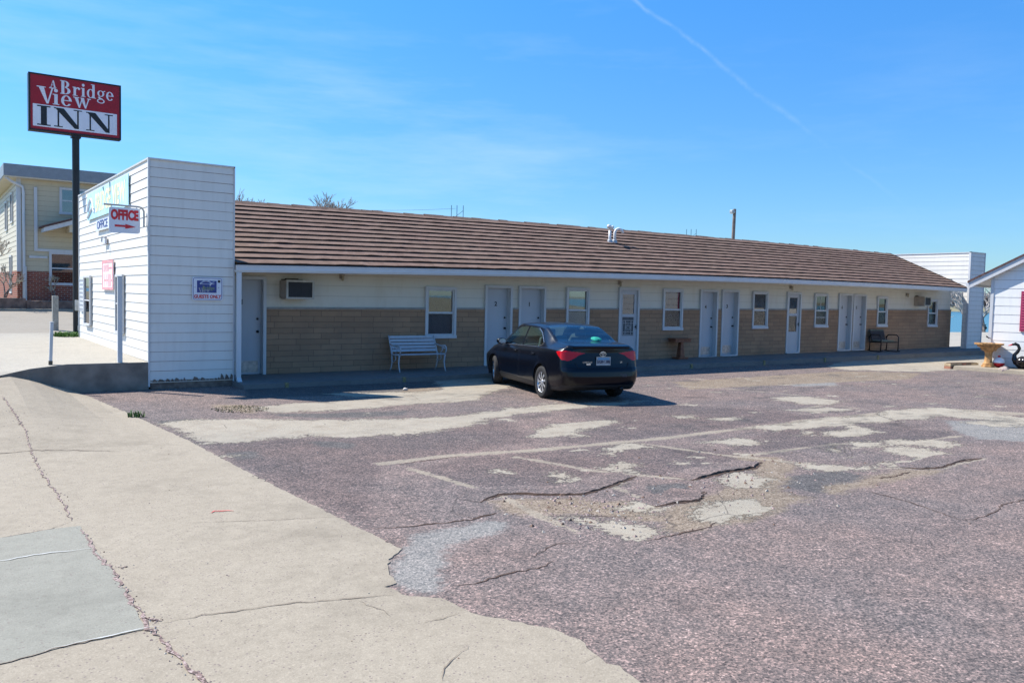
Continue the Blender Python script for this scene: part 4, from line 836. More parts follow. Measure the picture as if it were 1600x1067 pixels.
# tall roadside sign
SX0, SX1, SZ0, SZ1, SY = 2.47, 4.76, 6.15, 7.685, 26.0
sg = empty('motel_sign', (3.60, SY+.14, .60), 'tall roadside sign with a red and white INN panel on one black pole', 'sign')
def sW(u): return SX0+(SX1-SX0)*u
def sZ(v): return SZ0+(SZ1-SZ0)*v
c = MB(); fw = .045
c.box(SX0, SY, SZ0, SX1, SY+.28, SZ1); c.build('cabinet', MAT['black'], sg, w=True)
c = MB(); c.box(SX0, SY-.02, SZ0, SX0+fw, SY, SZ1); c.box(SX1-fw, SY-.02, SZ0, SX1, SY, SZ1); c.box(SX0+fw, SY-.02, SZ1-fw, SX1-fw, SY, SZ1); c.box(SX0+fw, SY-.02, SZ0, SX1-fw, SY, SZ0+fw)
c.build('sign_frame', MAT['black'], sg, bevel=.006, w=True)
c = MB(); c.box(SX0+fw, SY-.008, SZ0+fw, SX1-fw, SY-.001, SZ1-fw); face = c.build('sign_face', MAT['signred'], sg, w=True)
c = MB(); c.box(sW(.043), SY-.012, sZ(.078), sW(.952), SY-.0085, sZ(.464)); c.build('white_panel', MAT['signwhite'], face, w=True)
t = MB(); W_ = SX1-SX0; H_ = SZ1-SZ0
serif_text(t, 'A', sW(.222), sZ(.785), SY-.010, H_*.125, W_*.072)
serif_text(t, 'B', sW(.33), sZ(.695), SY-.010, H_*.24, W_*.12); serif_text(t, 'ridge', sW(.462), sZ(.695), SY-.010, H_*.245, W_*.46)
serif_text(t, 'V', sW(.085), sZ(.49), SY-.010, H_*.29, W_*.185); serif_text(t, 'iew', sW(.25), sZ(.49), SY-.010, H_*.29, W_*.41)
t.build('serif_lettering', MAT['signwhite'], face, w=True)
t = MB(); serif_text(t, 'I', sW(.087), sZ(.10), SY-.014, H_*.345, W_*.15); serif_text(t, 'N', sW(.262), sZ(.105), SY-.014, H_*.335, W_*.315); serif_text(t, 'N', sW(.607), sZ(.105), SY-.014, H_*.33, W_*.31)
t.build('black_lettering', MAT['black'], face, w=True)
p = MB(); p.smooth = True; p.lathe([(.095, .50), (.095, 6.16)], (3.62, SY+.14, 0), 20); p.build('pole', MAT['black'], sg, w=True)
p = MB(); p.box(3.50, SY+.02, 6.08, 3.74, SY+.26, 6.152); p.build('pole_collar', MAT['black'], sg, w=True)
p = MB(); p.box(3.56, SY-.03, 1.28, 3.74, SY+.04, 1.58); p.tube([(3.66, SY-.0, 1.28), (3.66, SY-.0, .60)], .03, 8); p.box(3.62, SY-.05, .72, 3.70, SY+.02, .86); p.build('meter_box', MAT['grey'], sg, bevel=.008, w=True)

# projecting OFFICE sign
og = empty('office_sign', (3.58, 17.3, 3.5), 'white projecting OFFICE sign with a red arrow, on a bracket at the false front corner', 'sign')
b = MB(); b.tube([(3.57, 17.3, 3.14), (3.57, 17.3, 3.44), (3.54, 17.3, 3.50), (3.48, 17.3, 3.52), (2.86, 17.3, 3.525)], .018, 8); b.build('bracket', MAT['grey'], og, w=True)
b = MB(); x0, x1, z0, z1 = 2.95, 3.50, 3.0, 3.485; r_ = .05
rp = [(x0+r_*(1-math.cos(k*math.pi/8)), z1-r_*(1-math.sin(k*math.pi/8))) for k in range(5)]+[(x1-r_*(1-math.sin(k*math.pi/8)), z1-r_*(1-math.cos(k*math.pi/8))) for k in range(5)]
rp += [(x1-r_*(1-math.cos(k*math.pi/8)), z0+r_*(1-math.sin(k*math.pi/8))) for k in range(5)]+[(x0+r_*(1-math.sin(k*math.pi/8)), z0+r_*(1-math.cos(k*math.pi/8))) for k in range(5)]
b.prism(rp, 'Y', 17.292, 17.312); bp = b.build('sign_board', MAT['signwhite'], og, w=True)
t_ = sans('office_lettering', 'OFFICE', MAT['red'], og, (3.225-3.58, -.009, -.165), .25, sx=.60, bold=.014)
a_ = MB(); a_.prism([(3.05, 3.115), (3.24, 3.115), (3.24, 3.150), (3.05, 3.155)], 'Y', 17.288, 17.2925); a_.prism([(3.235, 3.175), (3.235, 3.085), (3.42, 3.125)], 'Y', 17.286, 17.2925); a_.build('arrow', MAT['red'], og, w=True)
for xx in (3.0, 3.44):
    h = MB(); h.bar((xx, 17.3, 3.47), (xx, 17.3, 3.53), .012, .012, (0, 1, 0)); h.build('hanger', MAT['grey'], og, w=True)

# GUESTS ONLY sign
gs = empty('guests_only_sign', (4.70, 17.03, 1.97), 'small white GUESTS ONLY sign with a blue emblem on the front siding', 'sign')
x0, x1, z0, z1 = -.295, .295, -.23, .23
def rrect(x0, z0, x1, z1, r, n=5):
    o = []
    for cx, cz, a in ((x1-r, z1-r, 0), (x0+r, z1-r, 90), (x0+r, z0+r, 180), (x1-r, z0+r, 270)):
        o += [(cx+r*math.cos(rad(a+90*k/n)), cz+r*math.sin(rad(a+90*k/n))) for k in range(n+1)]
    return o
b = MB(); b.prism(rrect(x0, z0, x1, z1, .04), 'Y', -.006, .004); b.build('sign_board', MAT['signwhite'], gs)
b = MB(); o = rrect(x0+.015, z0+.015, x1-.015, z1-.015, .035); i = rrect(x0+.024, z0+.024, x1-.024, z1-.024, .028); n = len(o)
b.add([(p[0], -.0075, p[1]) for p in o]+[(p[0], -.0075, p[1]) for p in i], [(k, (k+1) % n, (k+1) % n+n, k+n) for k in range(n)]); b.build('border_line', MAT['signblue'], gs)
b = MB(); b.box(-.205, -.009, -.075, .175, -.0065, .165); bl = b.build('blue_panel', MAT['signblue'], gs)
b = MB()
for off in (0, .03): b.tube([(-.15+.24*t/10, -.010, .095+off*.4+(.055+off*.3)*math.sin(t*math.pi/10)-.0) for t in range(11)], .005, 4)
b.tube([(-.15, -.010, .095), (.13, -.010, .10)], .005, 4); b.add([(.03, -.011, .10), (.07, -.011, .10), (.05, -.011, .06)], [(0, 1, 2)]); b.tube([(.05, -.01, .07), (.09, -.01, .13), (.13, -.01, .14)], .006, 4); b.build('bridge_emblem', MAT['signwhite'], gs)
t = MB(); serif_text(t, 'Bridge', -.10, -.015, -.0095, .075, .24); t.build('green_lettering', MAT['signgreen'], gs)
t = MB(); serif_text(t, 'View', -.18, -.065, -.0135, .085, .22); t.build('grey_lettering', MAT['grey'], gs)
sans('guests_lettering', 'GUESTS ONLY', MAT['red'], gs, (-.0, -.009, -.155), .095, sx=.86, bold=.003)
b = MB()
for x in (-.245, .215): b.lathe([(0, -.012), (.010, -.011), (.012, -.006)], (x, 0, .03), 8, 'Y')
b.build('screw', MAT['grey'], gs)
b = MB(); b.box(.20, -.0085, .13, .25, -.0065, .18); b.build('corner_mark', MAT['darkmetal'], gs)

# faded banner and small signs on the sunlit office side (plane X about 3.59)
def wallthing(name, label, cat, y, z): return empty(name, (3.585, y, z), label, cat)
bn = wallthing('wall_banner', 'long faded pale blue banner with yellow letters high on the office side wall', 'banner', 21.35, 4.0)
b = MB(); b.box(-.015, -2.58, -.34, .0, 2.56, .33); b.build('banner_panel', MAT['paleblue'], bn)
ry = (rad(90), 0, rad(-90))
sans('banner_lettering', 'BRIDGE VIEW', MAT['paleyellow'], bn, (-.018, -.45, -.02), .60, rot=ry, sx=1.0, bold=.02)
b = MB(); b.tube([(-.02, 2.4-.9*t/10, -.12+.28*math.sin(t*math.pi/10)) for t in range(11)], .035, 5); b.tube([(-.02, 2.45, -.28), (-.02, 1.7, -.05), (-.02, 1.5, -.2)], .03, 5); b.build('swoosh', MAT['signwhite'], bn)
b = MB(); b.add([(-.021, -.50, .36), (-.021, -.62, .34), (-.021, -.60, .0)], [(0, 1, 2)]); b.add([(-.021, .35, .30), (-.021, .25, .33), (-.021, .2, .2)], [(0, 1, 2)]); b.build('tear', MAT['darkmetal'], bn)
o2 = wallthing('office_name_board', 'small board lettered OFFICE under the faded banner', 'sign', 21.7, 3.44)
b = MB(); b.box(-.03, -.85, -.13, 0, .88, .13); b.build('sign_board', MAT['signwhite'], o2, bevel=.004)
sans('office_lettering', 'OFFICE', MAT['signblue'], o2, (-.034, 0, 0), .27, rot=ry, sx=1.6, bold=.004)
lf = wallthing('wall_light', 'small grey box lamp on the office side wall below the OFFICE board', 'lamp', 21.3, 3.05)
b = MB(); b.box(-.05, -.05, -.08, 0, .25, .09); b.build('lamp_housing', MAT['signwhite'], lf, bevel=.008)
b = MB(); b.tube([(-.03, -.05, .06), (-.12, -.12, .06), (-.13, -.13, -.05)], .018, 6); b.tube([(-.04, -.13, -.05), (-.03, -.14, -.3)], .006, 5); b.build('conduit', MAT['grey'], lf)
pk = wallthing('faded_notice', 'faded pink notice board with red print on the office side wall', 'sign', 21.1, 2.24)
b = MB(); b.box(-.02, -.67, -.34, 0, .69, .34); b.build('notice_board', MAT['palepink'], pk)
b = MB(); b.box(-.026, -.67, .28, -.02, .69, .34); b.box(-.026, -.67, -.34, -.02, .69, -.28); b.box(-.026, .62, -.28, -.02, .69, .28); b.box(-.026, -.67, -.28, -.02, -.60, .28)
rr = random.Random(5)
for row, (za, zb) in enumerate(((.08, .24), (-.26, .02))):
    y = -.52
    while y < .5: w = rr.uniform(.05, .1); b.box(-.024, y, za, -.02, y+w*.5, zb) if rr.random() < .7 else b.box(-.024, y, (za+zb)/2-.02, -.02, y+w, (za+zb)/2+.02); y += w+.04
b.build('red_print', MAT['palered'], pk)
lt = wallthing('notice_strip', 'tall narrow grey lettered notice at the far end of the office side wall', 'sign', 24.95, 1.76)
b = MB(); b.box(-.015, -.30, -.46, 0, .32, .46); b.build('notice_board', MAT['signwhite'], lt)
b = MB()
for k in range(8):
    y = -.25
    while y < .22: w = rr.uniform(.05, .14); b.box(-.018, y, .36-k*.11-.03, -.015, y+w, .36-k*.11+.03); y += w+.04
b.build('grey_print', MAT['grey'], lt)

# posts
def post(name, loc, h, w, d, mat, label, cat, cap=True):
    o = empty(name, loc, label, cat); b = MB(); b.box(-w/2, -d/2, -.02, w/2, d/2, h); b.build('post_shaft', mat, o, bevel=.008)
    if cap: c = MB(); c.box(-w/2-.004, -d/2-.004, h, w/2+.004, d/2+.004, h+.015); c.build('post_cap', mat, o, bevel=.003)
    if h < .9: f = MB(); f.box(-w/2-.004, -d/2-.004, 0, w/2+.004, d/2+.004, .07); f.build('dark_foot', MAT['stain'], o)
    return o
post('sign_post', (3.11, 17.16, zup(3.11, 17.2)), 1.63, .085, .07, MAT['trim'], 'tall thin white post at the edge of the raised pavement', 'post')
post('short_post', (1.95, 17.22, zup(1.95, 17.2)), .77, .055, .06, MAT['trim'], 'short leaning white post at the edge of the raised pavement', 'post').rotation_euler = (0, rad(2), 0)
post('square_bollard', (3.33, 28.2, .62), 1.04, .16, .16, MAT['postgrey'], 'grey square wooden bollard beside the sign pole', 'bollard', False)
# weeds at the pole foot, small green plants
def weeds(name, loc, n, r, h, label, seed=1, cat='weeds', col=(.07, .13, .03)):
    rr = random.Random(seed); b = MB()
    for _ in range(n):
        a = rr.uniform(0, 6.28); d = r*math.sqrt(rr.random()); x, y = d*math.cos(a), d*math.sin(a); hh = h*rr.uniform(.4, 1); t = rr.uniform(0, 6.28); lx, ly = math.cos(t), math.sin(t); w = rr.uniform(.004, .010)*(1+h*2)
        k = rr.uniform(.2, .8)*hh
        b.add([(x-ly*w, y+lx*w, 0), (x+ly*w, y-lx*w, 0), (x+lx*k*.5+ly*w, y+ly*k*.5-lx*w, hh*.7), (x+lx*k*.5-ly*w, y+ly*k*.5+lx*w, hh*.7), (x+lx*k, y+ly*k, hh*.8)], [(0, 1, 2, 3), (3, 2, 4)])
    return tag(b.build(name, plain(name+'_green', col, .7, var=.5, scale=30), loc=loc), label, cat)
weeds('weed_clump', (3.35, 25.85, .55), 420, .34, .2, 'clump of bright green weeds around the sign pole foot', 1, 'weeds', (.10, .20, .04))
weeds('sprig', (2.66, 13.45, .0), 46, .11, .13, 'small green sprig in the corner between apron and lot', 2, 'weeds')
weeds('dry_grass', (4.3, 13.65, .0), 420, .45, .022, 'patch of short olive grass at the left end of the lot', 3, 'grass', (.20, .17, .085))

# ------------------------------------------------------------ things along the walk
# white slatted bench with cast ends
bench = empty('park_bench', (9.75, 17.42, zbase(9.7)-.015), 'white slatted bench with curled iron ends under the first window', 'bench')
MAT['bench'] = weathered('bench_white_paint', (.47, .50, .53), amt=.3)
s = MB()
for k in range(4): s.box(-.60, -.20+k*.095, .40-.004*k, .60, -.20+k*.095+.075, .425-.004*k)
s.build('seat', MAT['bench'], bench, bevel=.004)
s = MB()
for k in range(5):
    y = .19+k*.035; z = .46+k*.078; s.hexa([(-.60, y, z), (.60, y, z), (.60, y+.02, z-.006), (-.60, y+.02, z-.006), (-.60, y+.026, z+.062), (.60, y+.026, z+.062), (.60, y+.046, z+.056), (-.60, y+.046, z+.056)])
s.build('backrest', MAT['bench'], bench, bevel=.003)
for sx in (-1, 1):
    e = MB(); x = .62*sx; e.smooth = True
    e.tube([(x, -.24, 0), (x, -.20, .10), (x, -.17, .22), (x, -.19, .36), (x, -.22, .41), (x, .0, .40), (x, .17, .40), (x, .24, .56), (x, .36, .84)], [.02, .015, .018, .022, .024, .022, .022, .02, .018], 8)
    e.tube([(x, .17, .40), (x, .16, .22), (x, .20, .10), (x, .26, 0)], [.022, .018, .015, .02], 8)
    e.tube([(x, .0, .40), (x, -.02, .30), (x, .08, .22), (x, .15, .27)], .012, 6)
    e.build('bench_end', MAT['bench'], bench)
    a = MB(); a.smooth = True; a.tube([(x, -.22, .41), (x, -.26, .50), (x, -.25, .58), (x, -.19, .62), (x, -.13, .60), (x, -.14, .55), (x, -.19, .55)], .016, 7); a.tube([(x, -.19, .62), (x, .0, .60), (x, .14, .62), (x, .27, .64)], .016, 7); a.tube([(x, -.06, .60), (x, -.08, .50), (x, .02, .42)], .012, 6)
    a.build('armrest', MAT['bench'], bench)
# small pedestal table in wood
tb_ = empty('pedestal_table', (19.1, 17.66, zbase(19)), 'narrow red brown wooden pedestal table under the third window', 'table')
s = MB(); s.box(-.42, -.17, .60, .30, .17, .635); s.build('table_top', MAT['wood'], tb_, bevel=.006)
s = MB(); s.box(-.40, -.15, .52, .28, .15, .60); s.build('apron_board', MAT['wood'], tb_, bevel=.004)
s = MB(); s.hexa([(-.11, -.10, .05), (.09, -.10, .05), (.09, .08, .05), (-.11, .08, .05), (-.06, -.06, .52), (.04, -.06, .52), (.04, .05, .52), (-.06, .05, .52)]); s.build('pedestal', MAT['wood'], tb_, bevel=.006)
s = MB(); s.box(-.22, -.15, 0, .20, .14, .05); s.build('base', MAT['wood'], tb_, bevel=.006)
# dark metal rocking chair with pad
ch = empty('patio_chair', (30.0, 17.40, zbase(30)-.02), 'dark metal patio chair with looped arms and worn pad far along the walk', 'chair', rad(-14)); ch.scale = (1.3, 1, .98)
MAT['chairmetal'] = plain('brown_black_metal', (.035, .025, .022), .5, .3, var=.3)
MAT['pad'] = plain('faded_olive_pad', (.17, .19, .15), .9, var=.3, scale=14)
s = MB(); s.box(-.28, -.26, .36, .28, .26, .40); s.build('seat', MAT['chairmetal'], ch, bevel=.01)
s = MB(); s.box(-.25, -.23, .40, .25, .22, .46); s.build('cushion', MAT['pad'], ch, bevel=.025)
s = MB(); s.hexa([(-.27, .22, .42), (.27, .22, .42), (.27, .25, .42), (-.27, .25, .42), (-.27, .36, .86), (.27, .36, .86), (.27, .39, .86), (-.27, .39, .86)]); s.build('backrest', MAT['chairmetal'], ch, bevel=.012)
s = MB(); s.box(-.26, .345, .80, .26, .395, .845); s.build('top_rail', MAT['pad'], ch, bevel=.008)
for sx in (-1, 1):
    x = .33*sx; a = MB(); a.smooth = True
    a.tube([(x, .28, .55), (x, .20, .66), (x, .0, .67), (x, -.22, .66), (x, -.30, .60), (x, -.31, .40), (x, -.30, .06)], .019, 8); a.tube([(x, .30, .60), (x, .24, .34), (x, .26, .05)], .019, 8); a.tube([(x, -.30, .38), (x, .25, .36)], .016, 8)
    a.build('armrest', MAT['chairmetal'], ch)
    a = MB(); a.smooth = True; a.tube([(x, -.40, .05), (x, -.2, .02), (x, .1, .018), (x, .34, .05)], .018, 8); a.build('rocker', MAT['chairmetal'], ch)
# small pale pebbles resting on the walk edge
for i, (x, y, z, s_) in enumerate(((10.2, 16.5, zbase(10)-.02, .03),)):
    b = MB(); crs = []
pb = bmesh.new(); bmesh.ops.create_icosphere(pb, subdivisions=2, radius=.05)
rr = random.Random(3)
for v in pb.verts: v.co *= rr.uniform(.8, 1.1); v.co.z *= .6
pm = bpy.data.meshes.new('pebble'); pb.to_mesh(pm); pb.free(); pm.materials.append(plain('pale_pebble', (.55, .50, .44), .9, var=.2, scale=20))
po_ = bpy.data.objects.new('pebble', pm); COL.objects.link(po_); po_.location = (8.05, 14.9, .025); tag(po_, 'single pale stone lying on the lot in front of the bench', 'stone')

# ------------------------------------------------------------ white sided house on the right
dx, dy = .1392, -.9903       # along the visible gable, towards the camera
nx_, ny_ = -.9903, -.1392    # outward
HC = Vector((27.45, 12.40, 0))
hs = empty('white_house', (27.45, 12.35, 0), 'white sided gable house corner with a pink shutter at the right', 'house')
DD = Vector((dx, dy, 0)); NN = Vector((nx_, ny_, 0)); UP = Vector((0, 0, 1))
L = 7.0; zE = 2.86; pk_ = .54
def HP(t, n, z): return tuple(HC+DD*t+NN*n+UP*z)
def gz(t): return zE+.16+pk_*min(t, L-t)
b = MB()
b.add([HP(-.0, 0, .05), HP(L, 0, .05), HP(L, 0, gz(L)-.1), HP(L/2, 0, gz(L/2)-.1), HP(0, 0, gz(0)-.1), HP(0, -6, .05), HP(L, -6, .05), HP(L, -6, gz(L)-.1), HP(L/2, -6, gz(L/2)-.1), HP(0, -6, gz(0)-.1)],
      [(0, 1, 2, 3, 4), (9, 8, 7, 6, 5), (0, 4, 9, 5), (1, 6, 7, 2)])
wl = b.build('wall', MAT['housesiding'], hs, w=True)
s = MB(); z = .12; EX = .27
while z < gz(L/2)-.2:
    zt = z+EX; t0 = max(0, (z-zE-.06)/pk_) ; t1 = L-t0
    if t1 > t0: 
        s.mi = 0; s.add([HP(t0, .015, z+.007), HP(t1, .015, z+.007), HP(t1, .008, zt), HP(t0, .008, zt)], [(0, 1, 2, 3)])
        s.mi = 1; s.add([HP(t0, .015, z+.007), HP(t1, .015, z+.007), HP(t1, .003, z+.007), HP(t0, .003, z+.007)], [(0, 1, 2, 3)]); s.add([HP(t0, .004, z-.005), HP(t1, .004, z-.005), HP(t1, .004, z+.016), HP(t0, .004, z+.016)], [(0, 1, 2, 3)])
    z += EX
s.build('lap_siding', [MAT['housesiding'], MAT['groove']], wl, w=True)
s = MB(); s.hexa([HP(-.03, -.06, .08), HP(.06, -.06, .08), HP(.06, .035, .08), HP(-.03, .035, .08), HP(-.03, -.06, zE+.1), HP(.06, -.06, zE+.1), HP(.06, .035, zE+.1), HP(-.03, .035, zE+.1)]); s.build('corner_trim', MAT['trim'], wl, w=True)
def rz(t): return zE-.05+pk_*(min(t, L-t)+.55)-.12
ov = .18; rf = MB(); brd = MB(); sf = MB(); E0 = -.62
def rake(mb, t0, t1, n0, n1, lo, hi):
    mb.hexa([HP(t0, n0, rz(t0)+lo), HP(t1, n0, rz(t1)+lo), HP(t1, n1, rz(t1)+lo), HP(t0, n1, rz(t0)+lo), HP(t0, n0, rz(t0)+hi), HP(t1, n0, rz(t1)+hi), HP(t1, n1, rz(t1)+hi), HP(t0, n1, rz(t0)+hi)])
rake(rf, E0-.04, L/2, ov+.03, -6.3, .10, .155); rake(rf, L/2, L+.66, ov+.03, -6.3, .10, .155)
rff = rf.build('roof', plain('dark_red_brown_shingle', (.11, .06, .055), .9, var=.35, scale=12), hs, w=True)
rake(brd, E0, L/2, ov, ov-.03, -.10, .10); rake(brd, L/2, L+.6, ov, ov-.03, -.10, .10)
brd.build('rake_board', MAT['trim'], rff, w=True)
rake(sf, E0, L/2, ov-.03, -6.2, .02, .10); rake(sf, L/2, L+.6, ov-.03, -6.2, .02, .10); sf.build('soffit', MAT['trim'], rff, w=True)
g_ = MB(); a0 = Vector(HP(E0-.03, ov, rz(E0)+.02)); a1 = Vector(HP(E0-.03, -6.2, rz(E0)+.02)); g_.bar(a0, a1, .12, .11); g_.build('gutter', MAT['metalwhite'], rff, w=True)
wi = MB(); wi.hexa([HP(1.17, .0, 1.25), HP(2.0, .0, 1.25), HP(2.0, .06, 1.25), HP(1.17, .06, 1.25), HP(1.17, .0, 2.45), HP(2.0, .0, 2.45), HP(2.0, .06, 2.45), HP(1.17, .06, 2.45)]); wn_ = wi.build('window', MAT['trim'], hs, w=True)
wi = MB(); wi.hexa([HP(1.2, .062, 1.33), HP(1.87, .062, 1.33), HP(1.87, .066, 1.33), HP(1.2, .066, 1.33), HP(1.2, .062, 2.37), HP(1.87, .062, 2.37), HP(1.87, .066, 2.37), HP(1.2, .066, 2.37)]); wi.build('pane', MAT['screen'], wn_, w=True)
for a in (.83, 2.05):
    sh = MB(); sh.hexa([HP(a, .03, 1.25), HP(a+.30, .03, 1.25), HP(a+.30, .055, 1.25), HP(a, .055, 1.25), HP(a, .03, 2.48), HP(a+.30, .03, 2.48), HP(a+.30, .055, 2.48), HP(a, .055, 2.48)])
    for k in range(14): z = 1.32+k*.082; sh.hexa([HP(a+.03, .055, z), HP(a+.27, .055, z), HP(a+.27, .066, z), HP(a+.03, .066, z), HP(a+.03, .055, z+.03), HP(a+.27, .055, z+.03), HP(a+.27, .058, z+.03), HP(a+.03, .058, z+.03)])
    sh.build('shutter', plain('raspberry_shutter', (.34, .03, .09), .5), hs, w=True)
tp = MB(); tp.tube([HP(.03, .03, 1.0), HP(.03, .12, 1.0), HP(-.04, .16, 1.03)], .012, 6); tp.tube([HP(-.05, .16, 1.06), HP(.03, .16, 1.0)], .02, 6); tp.build('garden_tap', MAT['darkmetal'], hs, w=True)
# bird bath, float, swan planter, brick edging, rock
bb_ = empty('bird_bath', (27.05, 12.22, .11), 'yellow stained pedestal bird bath on the house slab', 'bird bath')
s = MB(); s.smooth = False; s.lathe([(0, .0), (.20, .0), (.20, .05), (.165, .06), (.165, .11), (.135, .13), (.12, .18), (.105, .35), (.12, .46), (.15, .50), (.15, .52), (0, .52)], n=8); s.build('pedestal', MAT['terracotta'], bb_)
s = MB(); s.lathe([(0, .50), (.20, .51), (.25, .56), (.25, .60), (.34, .63), (.34, .675), (.43, .70), (.44, .74), (.40, .745), (.36, .71), (.15, .68), (0, .68)], n=8); s.build('basin', MAT['terracotta'], bb_)
fl_ = empty('fishing_float', (27.22, 11.98, .11), 'red and white ball shaped fishing float ornament beside the bird bath', 'ornament')
def ball(a0, a1, r, n=10): return [(r*math.cos(rad(a0+(a1-a0)*k/n)), r+r*math.sin(rad(a0+(a1-a0)*k/n))) for k in range(n+1)]
s = MB(); s.smooth = True; s.lathe([(x*1.0, z*.95) for x, z in ball(-89, -5, .165)], n=24); s.build('lower_half', MAT['red'], fl_)
s = MB(); s.smooth = True; s.lathe([(x, z*.95) for x, z in ball(-5, 86, .168)], n=24); s.build('upper_half', plain('white_gloss', (.80, .80, .80), .25), fl_)
s = MB(); s.smooth = True; s.lathe([(0, .30), (.035, .30), (.04, .36), (.03, .375), (0, .375)], n=14); s.build('button', MAT['red'], fl_)
sw_ = empty('swan_planter', (27.35, 11.38, .11), 'black swan shaped planter with a curved neck at the picture edge', 'planter', rad(-70))
MAT['swan'] = plain('gloss_black_swan', (.015, .014, .016), .18, var=.2)
s = MB(); s.smooth = True; s.tube([(-.12, 0, .18), (-.20, 0, .28), (-.20, 0, .42), (-.12, 0, .52), (-.08, 0, .62), (-.12, 0, .72), (-.20, 0, .755), (-.27, 0, .73)], [.11, .075, .055, .05, .047, .045, .05, .035], 14)
s.tube([(.34, 0, .30), (.26, 0, .25), (.14, 0, .21), (.0, 0, .20), (-.12, 0, .20), (-.18, 0, .22)], [.02, .10, .17, .20, .15, .07], 16); s.build('body', MAT['swan'], sw_)
s = MB(); s.smooth = True; s.tube([(-.27, 0, .73), (-.33, 0, .705), (-.385, 0, .69)], [.028, .02, .006], 8); s.build('beak', MAT['red'], sw_)
for sy in (-1, 1): s = MB(); s.smooth = True; s.tube([(-.08, .17*sy, .20), (.10, .21*sy, .27), (.34, .15*sy, .38)], [.07, .09, .01], 10); s.build('wing', MAT['swan'], sw_)
bk_ = empty('brick_planter', (27.0, 13.0, 0), 'low planter box of mottled bricks at the corner of the slab', 'planter', math.atan2(-.24, 1.27))
s = MB(); rr = random.Random(8)
for k in range(2):
    x = -.66-(.11 if k else 0)
    while x < .60:
        w = .215; xa = max(x, -.66); xb = min(x+w-.01, .66)
        if xb-xa > .03: s.mi = rr.choice((0, 1, 2)); s.box(xa, -.11+rr.uniform(-.006, .006), .0+k*.09, xb, .11, .082+k*.09)
        x += w
s.build('brickwork', [plain('red_brick', (.32, .15, .10), .9, var=.3), plain('buff_brick', (.42, .32, .20), .9, var=.3), plain('dark_brick', (.16, .12, .09), .9, var=.3)], bk_)
s = MB(); s.box(-.62, -.09, .165, .62, .09, .185); s.build('soil', MAT['crack'], bk_)
bmx = bmesh.new(); bmesh.ops.create_icosphere(bmx, subdivisions=3, radius=.14); rr = random.Random(13)
for v in bmx.verts: v.co *= 1+.16*math.sin(v.co.x*31+1)*math.cos(v.co.y*27)+rr.uniform(-.05, .05); v.co.z *= .8
rm = bpy.data.meshes.new('rock'); bmx.to_mesh(rm); bmx.free(); rm.materials.append(plain('pinkish_rock', (.34, .27, .24), .9, var=.35, scale=12, bump=.5))
ro = bpy.data.objects.new('rock', rm); COL.objects.link(ro); ro.location = (26.62, 11.55, .08); tag(ro, 'fist shaped pinkish rock against the slab edge below the float', 'rock')
# ------------------------------------------------------------ yellow two-storey building across the street
YB = 38.0; GZ = 1.05
yb = empty('yellow_apartment_house', (3.2, YB, GZ), 'two storey yellow sided building with a red brick base across the street', 'building')
MAT['ysid'] = weathered('yellow_siding', (.55, .475, .33), amt=.12); MAT['ypale'] = weathered('pale_yellow_siding', (.62, .56, .44), amt=.12)  # one siding in two tones: deeper for the shaded front, paler for the sunlit side
m = M_('red_brick_base'); br = m.n('ShaderNodeTexBrick'); sw = m.n('ShaderNodeSeparateXYZ'); m.l(m.n('ShaderNodeNewGeometry').outputs['Position'], sw.inputs[0]); cb = m.n('ShaderNodeCombineXYZ')
m.l(m.math('ADD', sw.outputs[0], sw.outputs[1]), cb.inputs[0]); m.l(sw.outputs[2], cb.inputs[1]); m.l(cb.outputs[0], br.inputs['Vector'])
br.inputs['Scale'].default_value = 1; br.inputs['Brick Width'].default_value = .22; br.inputs['Row Height'].default_value = .08; br.inputs['Mortar Size'].default_value = .01
br.inputs['Color1'].default_value = (.30, .075, .04, 1); br.inputs['Color2'].default_value = (.20, .045, .03, 1); br.inputs['Mortar'].default_value = (.32, .26, .22, 1); m.col(br.outputs['Color']); MAT['brick'] = m.set(.9, 0, .2)
BXL, BXR = 3.2, 10.7
b = MB(); b.box(BXL+.01, YB+.01, GZ, BXR, YB+11, 6.15); yw = b.build('wall', MAT['ypale'], yb, w=True)
s = MB(); siding(s, (BXL, YB, 0), (1, 0, 0), BXR-BXL, (0, -1, 0), 2.52, 6.12, 2.52, .2); s.build('front_siding', [MAT['ysid'], plain('yellow_lap_shadow', (.26, .19, .08), .8)], yw, w=True)
s = MB(); siding(s, (BXL, YB, 0), (0, 1, 0), 11, (-1, 0, 0), 2.52, 6.12, 2.52, .2); s.build('side_siding', [MAT['ypale'], bpy.data.materials['yellow_lap_shadow']], yw, w=True)
s = MB(); s.box(BXL-.03, YB-.03, GZ-.2, BXR, YB+.01, 2.52); s.box(BXL-.03, YB+.01, GZ-.2, BXL+.01, YB+11, 2.52); s.build('brick_base', MAT['brick'], yb, w=True)
r = MB(); r.box(BXL-.48, YB-.35, 6.18, BXR+.3, YB+11.6, 6.64); rf = r.build('fascia_roof', plain('blue_grey_fascia', (.22, .25, .28), .5, var=.1), yb, w=True)
r = MB(); r.box(BXL-.45, YB-.32, 6.14, BXR+.2, YB+11.5, 6.18); r.build('soffit', MAT['cream'], rf, w=True)
r = MB(); r.box(BXL-.035, YB-.035, 2.5, BXL+.12, YB+.0, 6.14); r.box(BXL-.035, YB, 2.5, BXL, YB+.12, 6.14); r.build('corner_trim', MAT['trim'], yb, w=True)
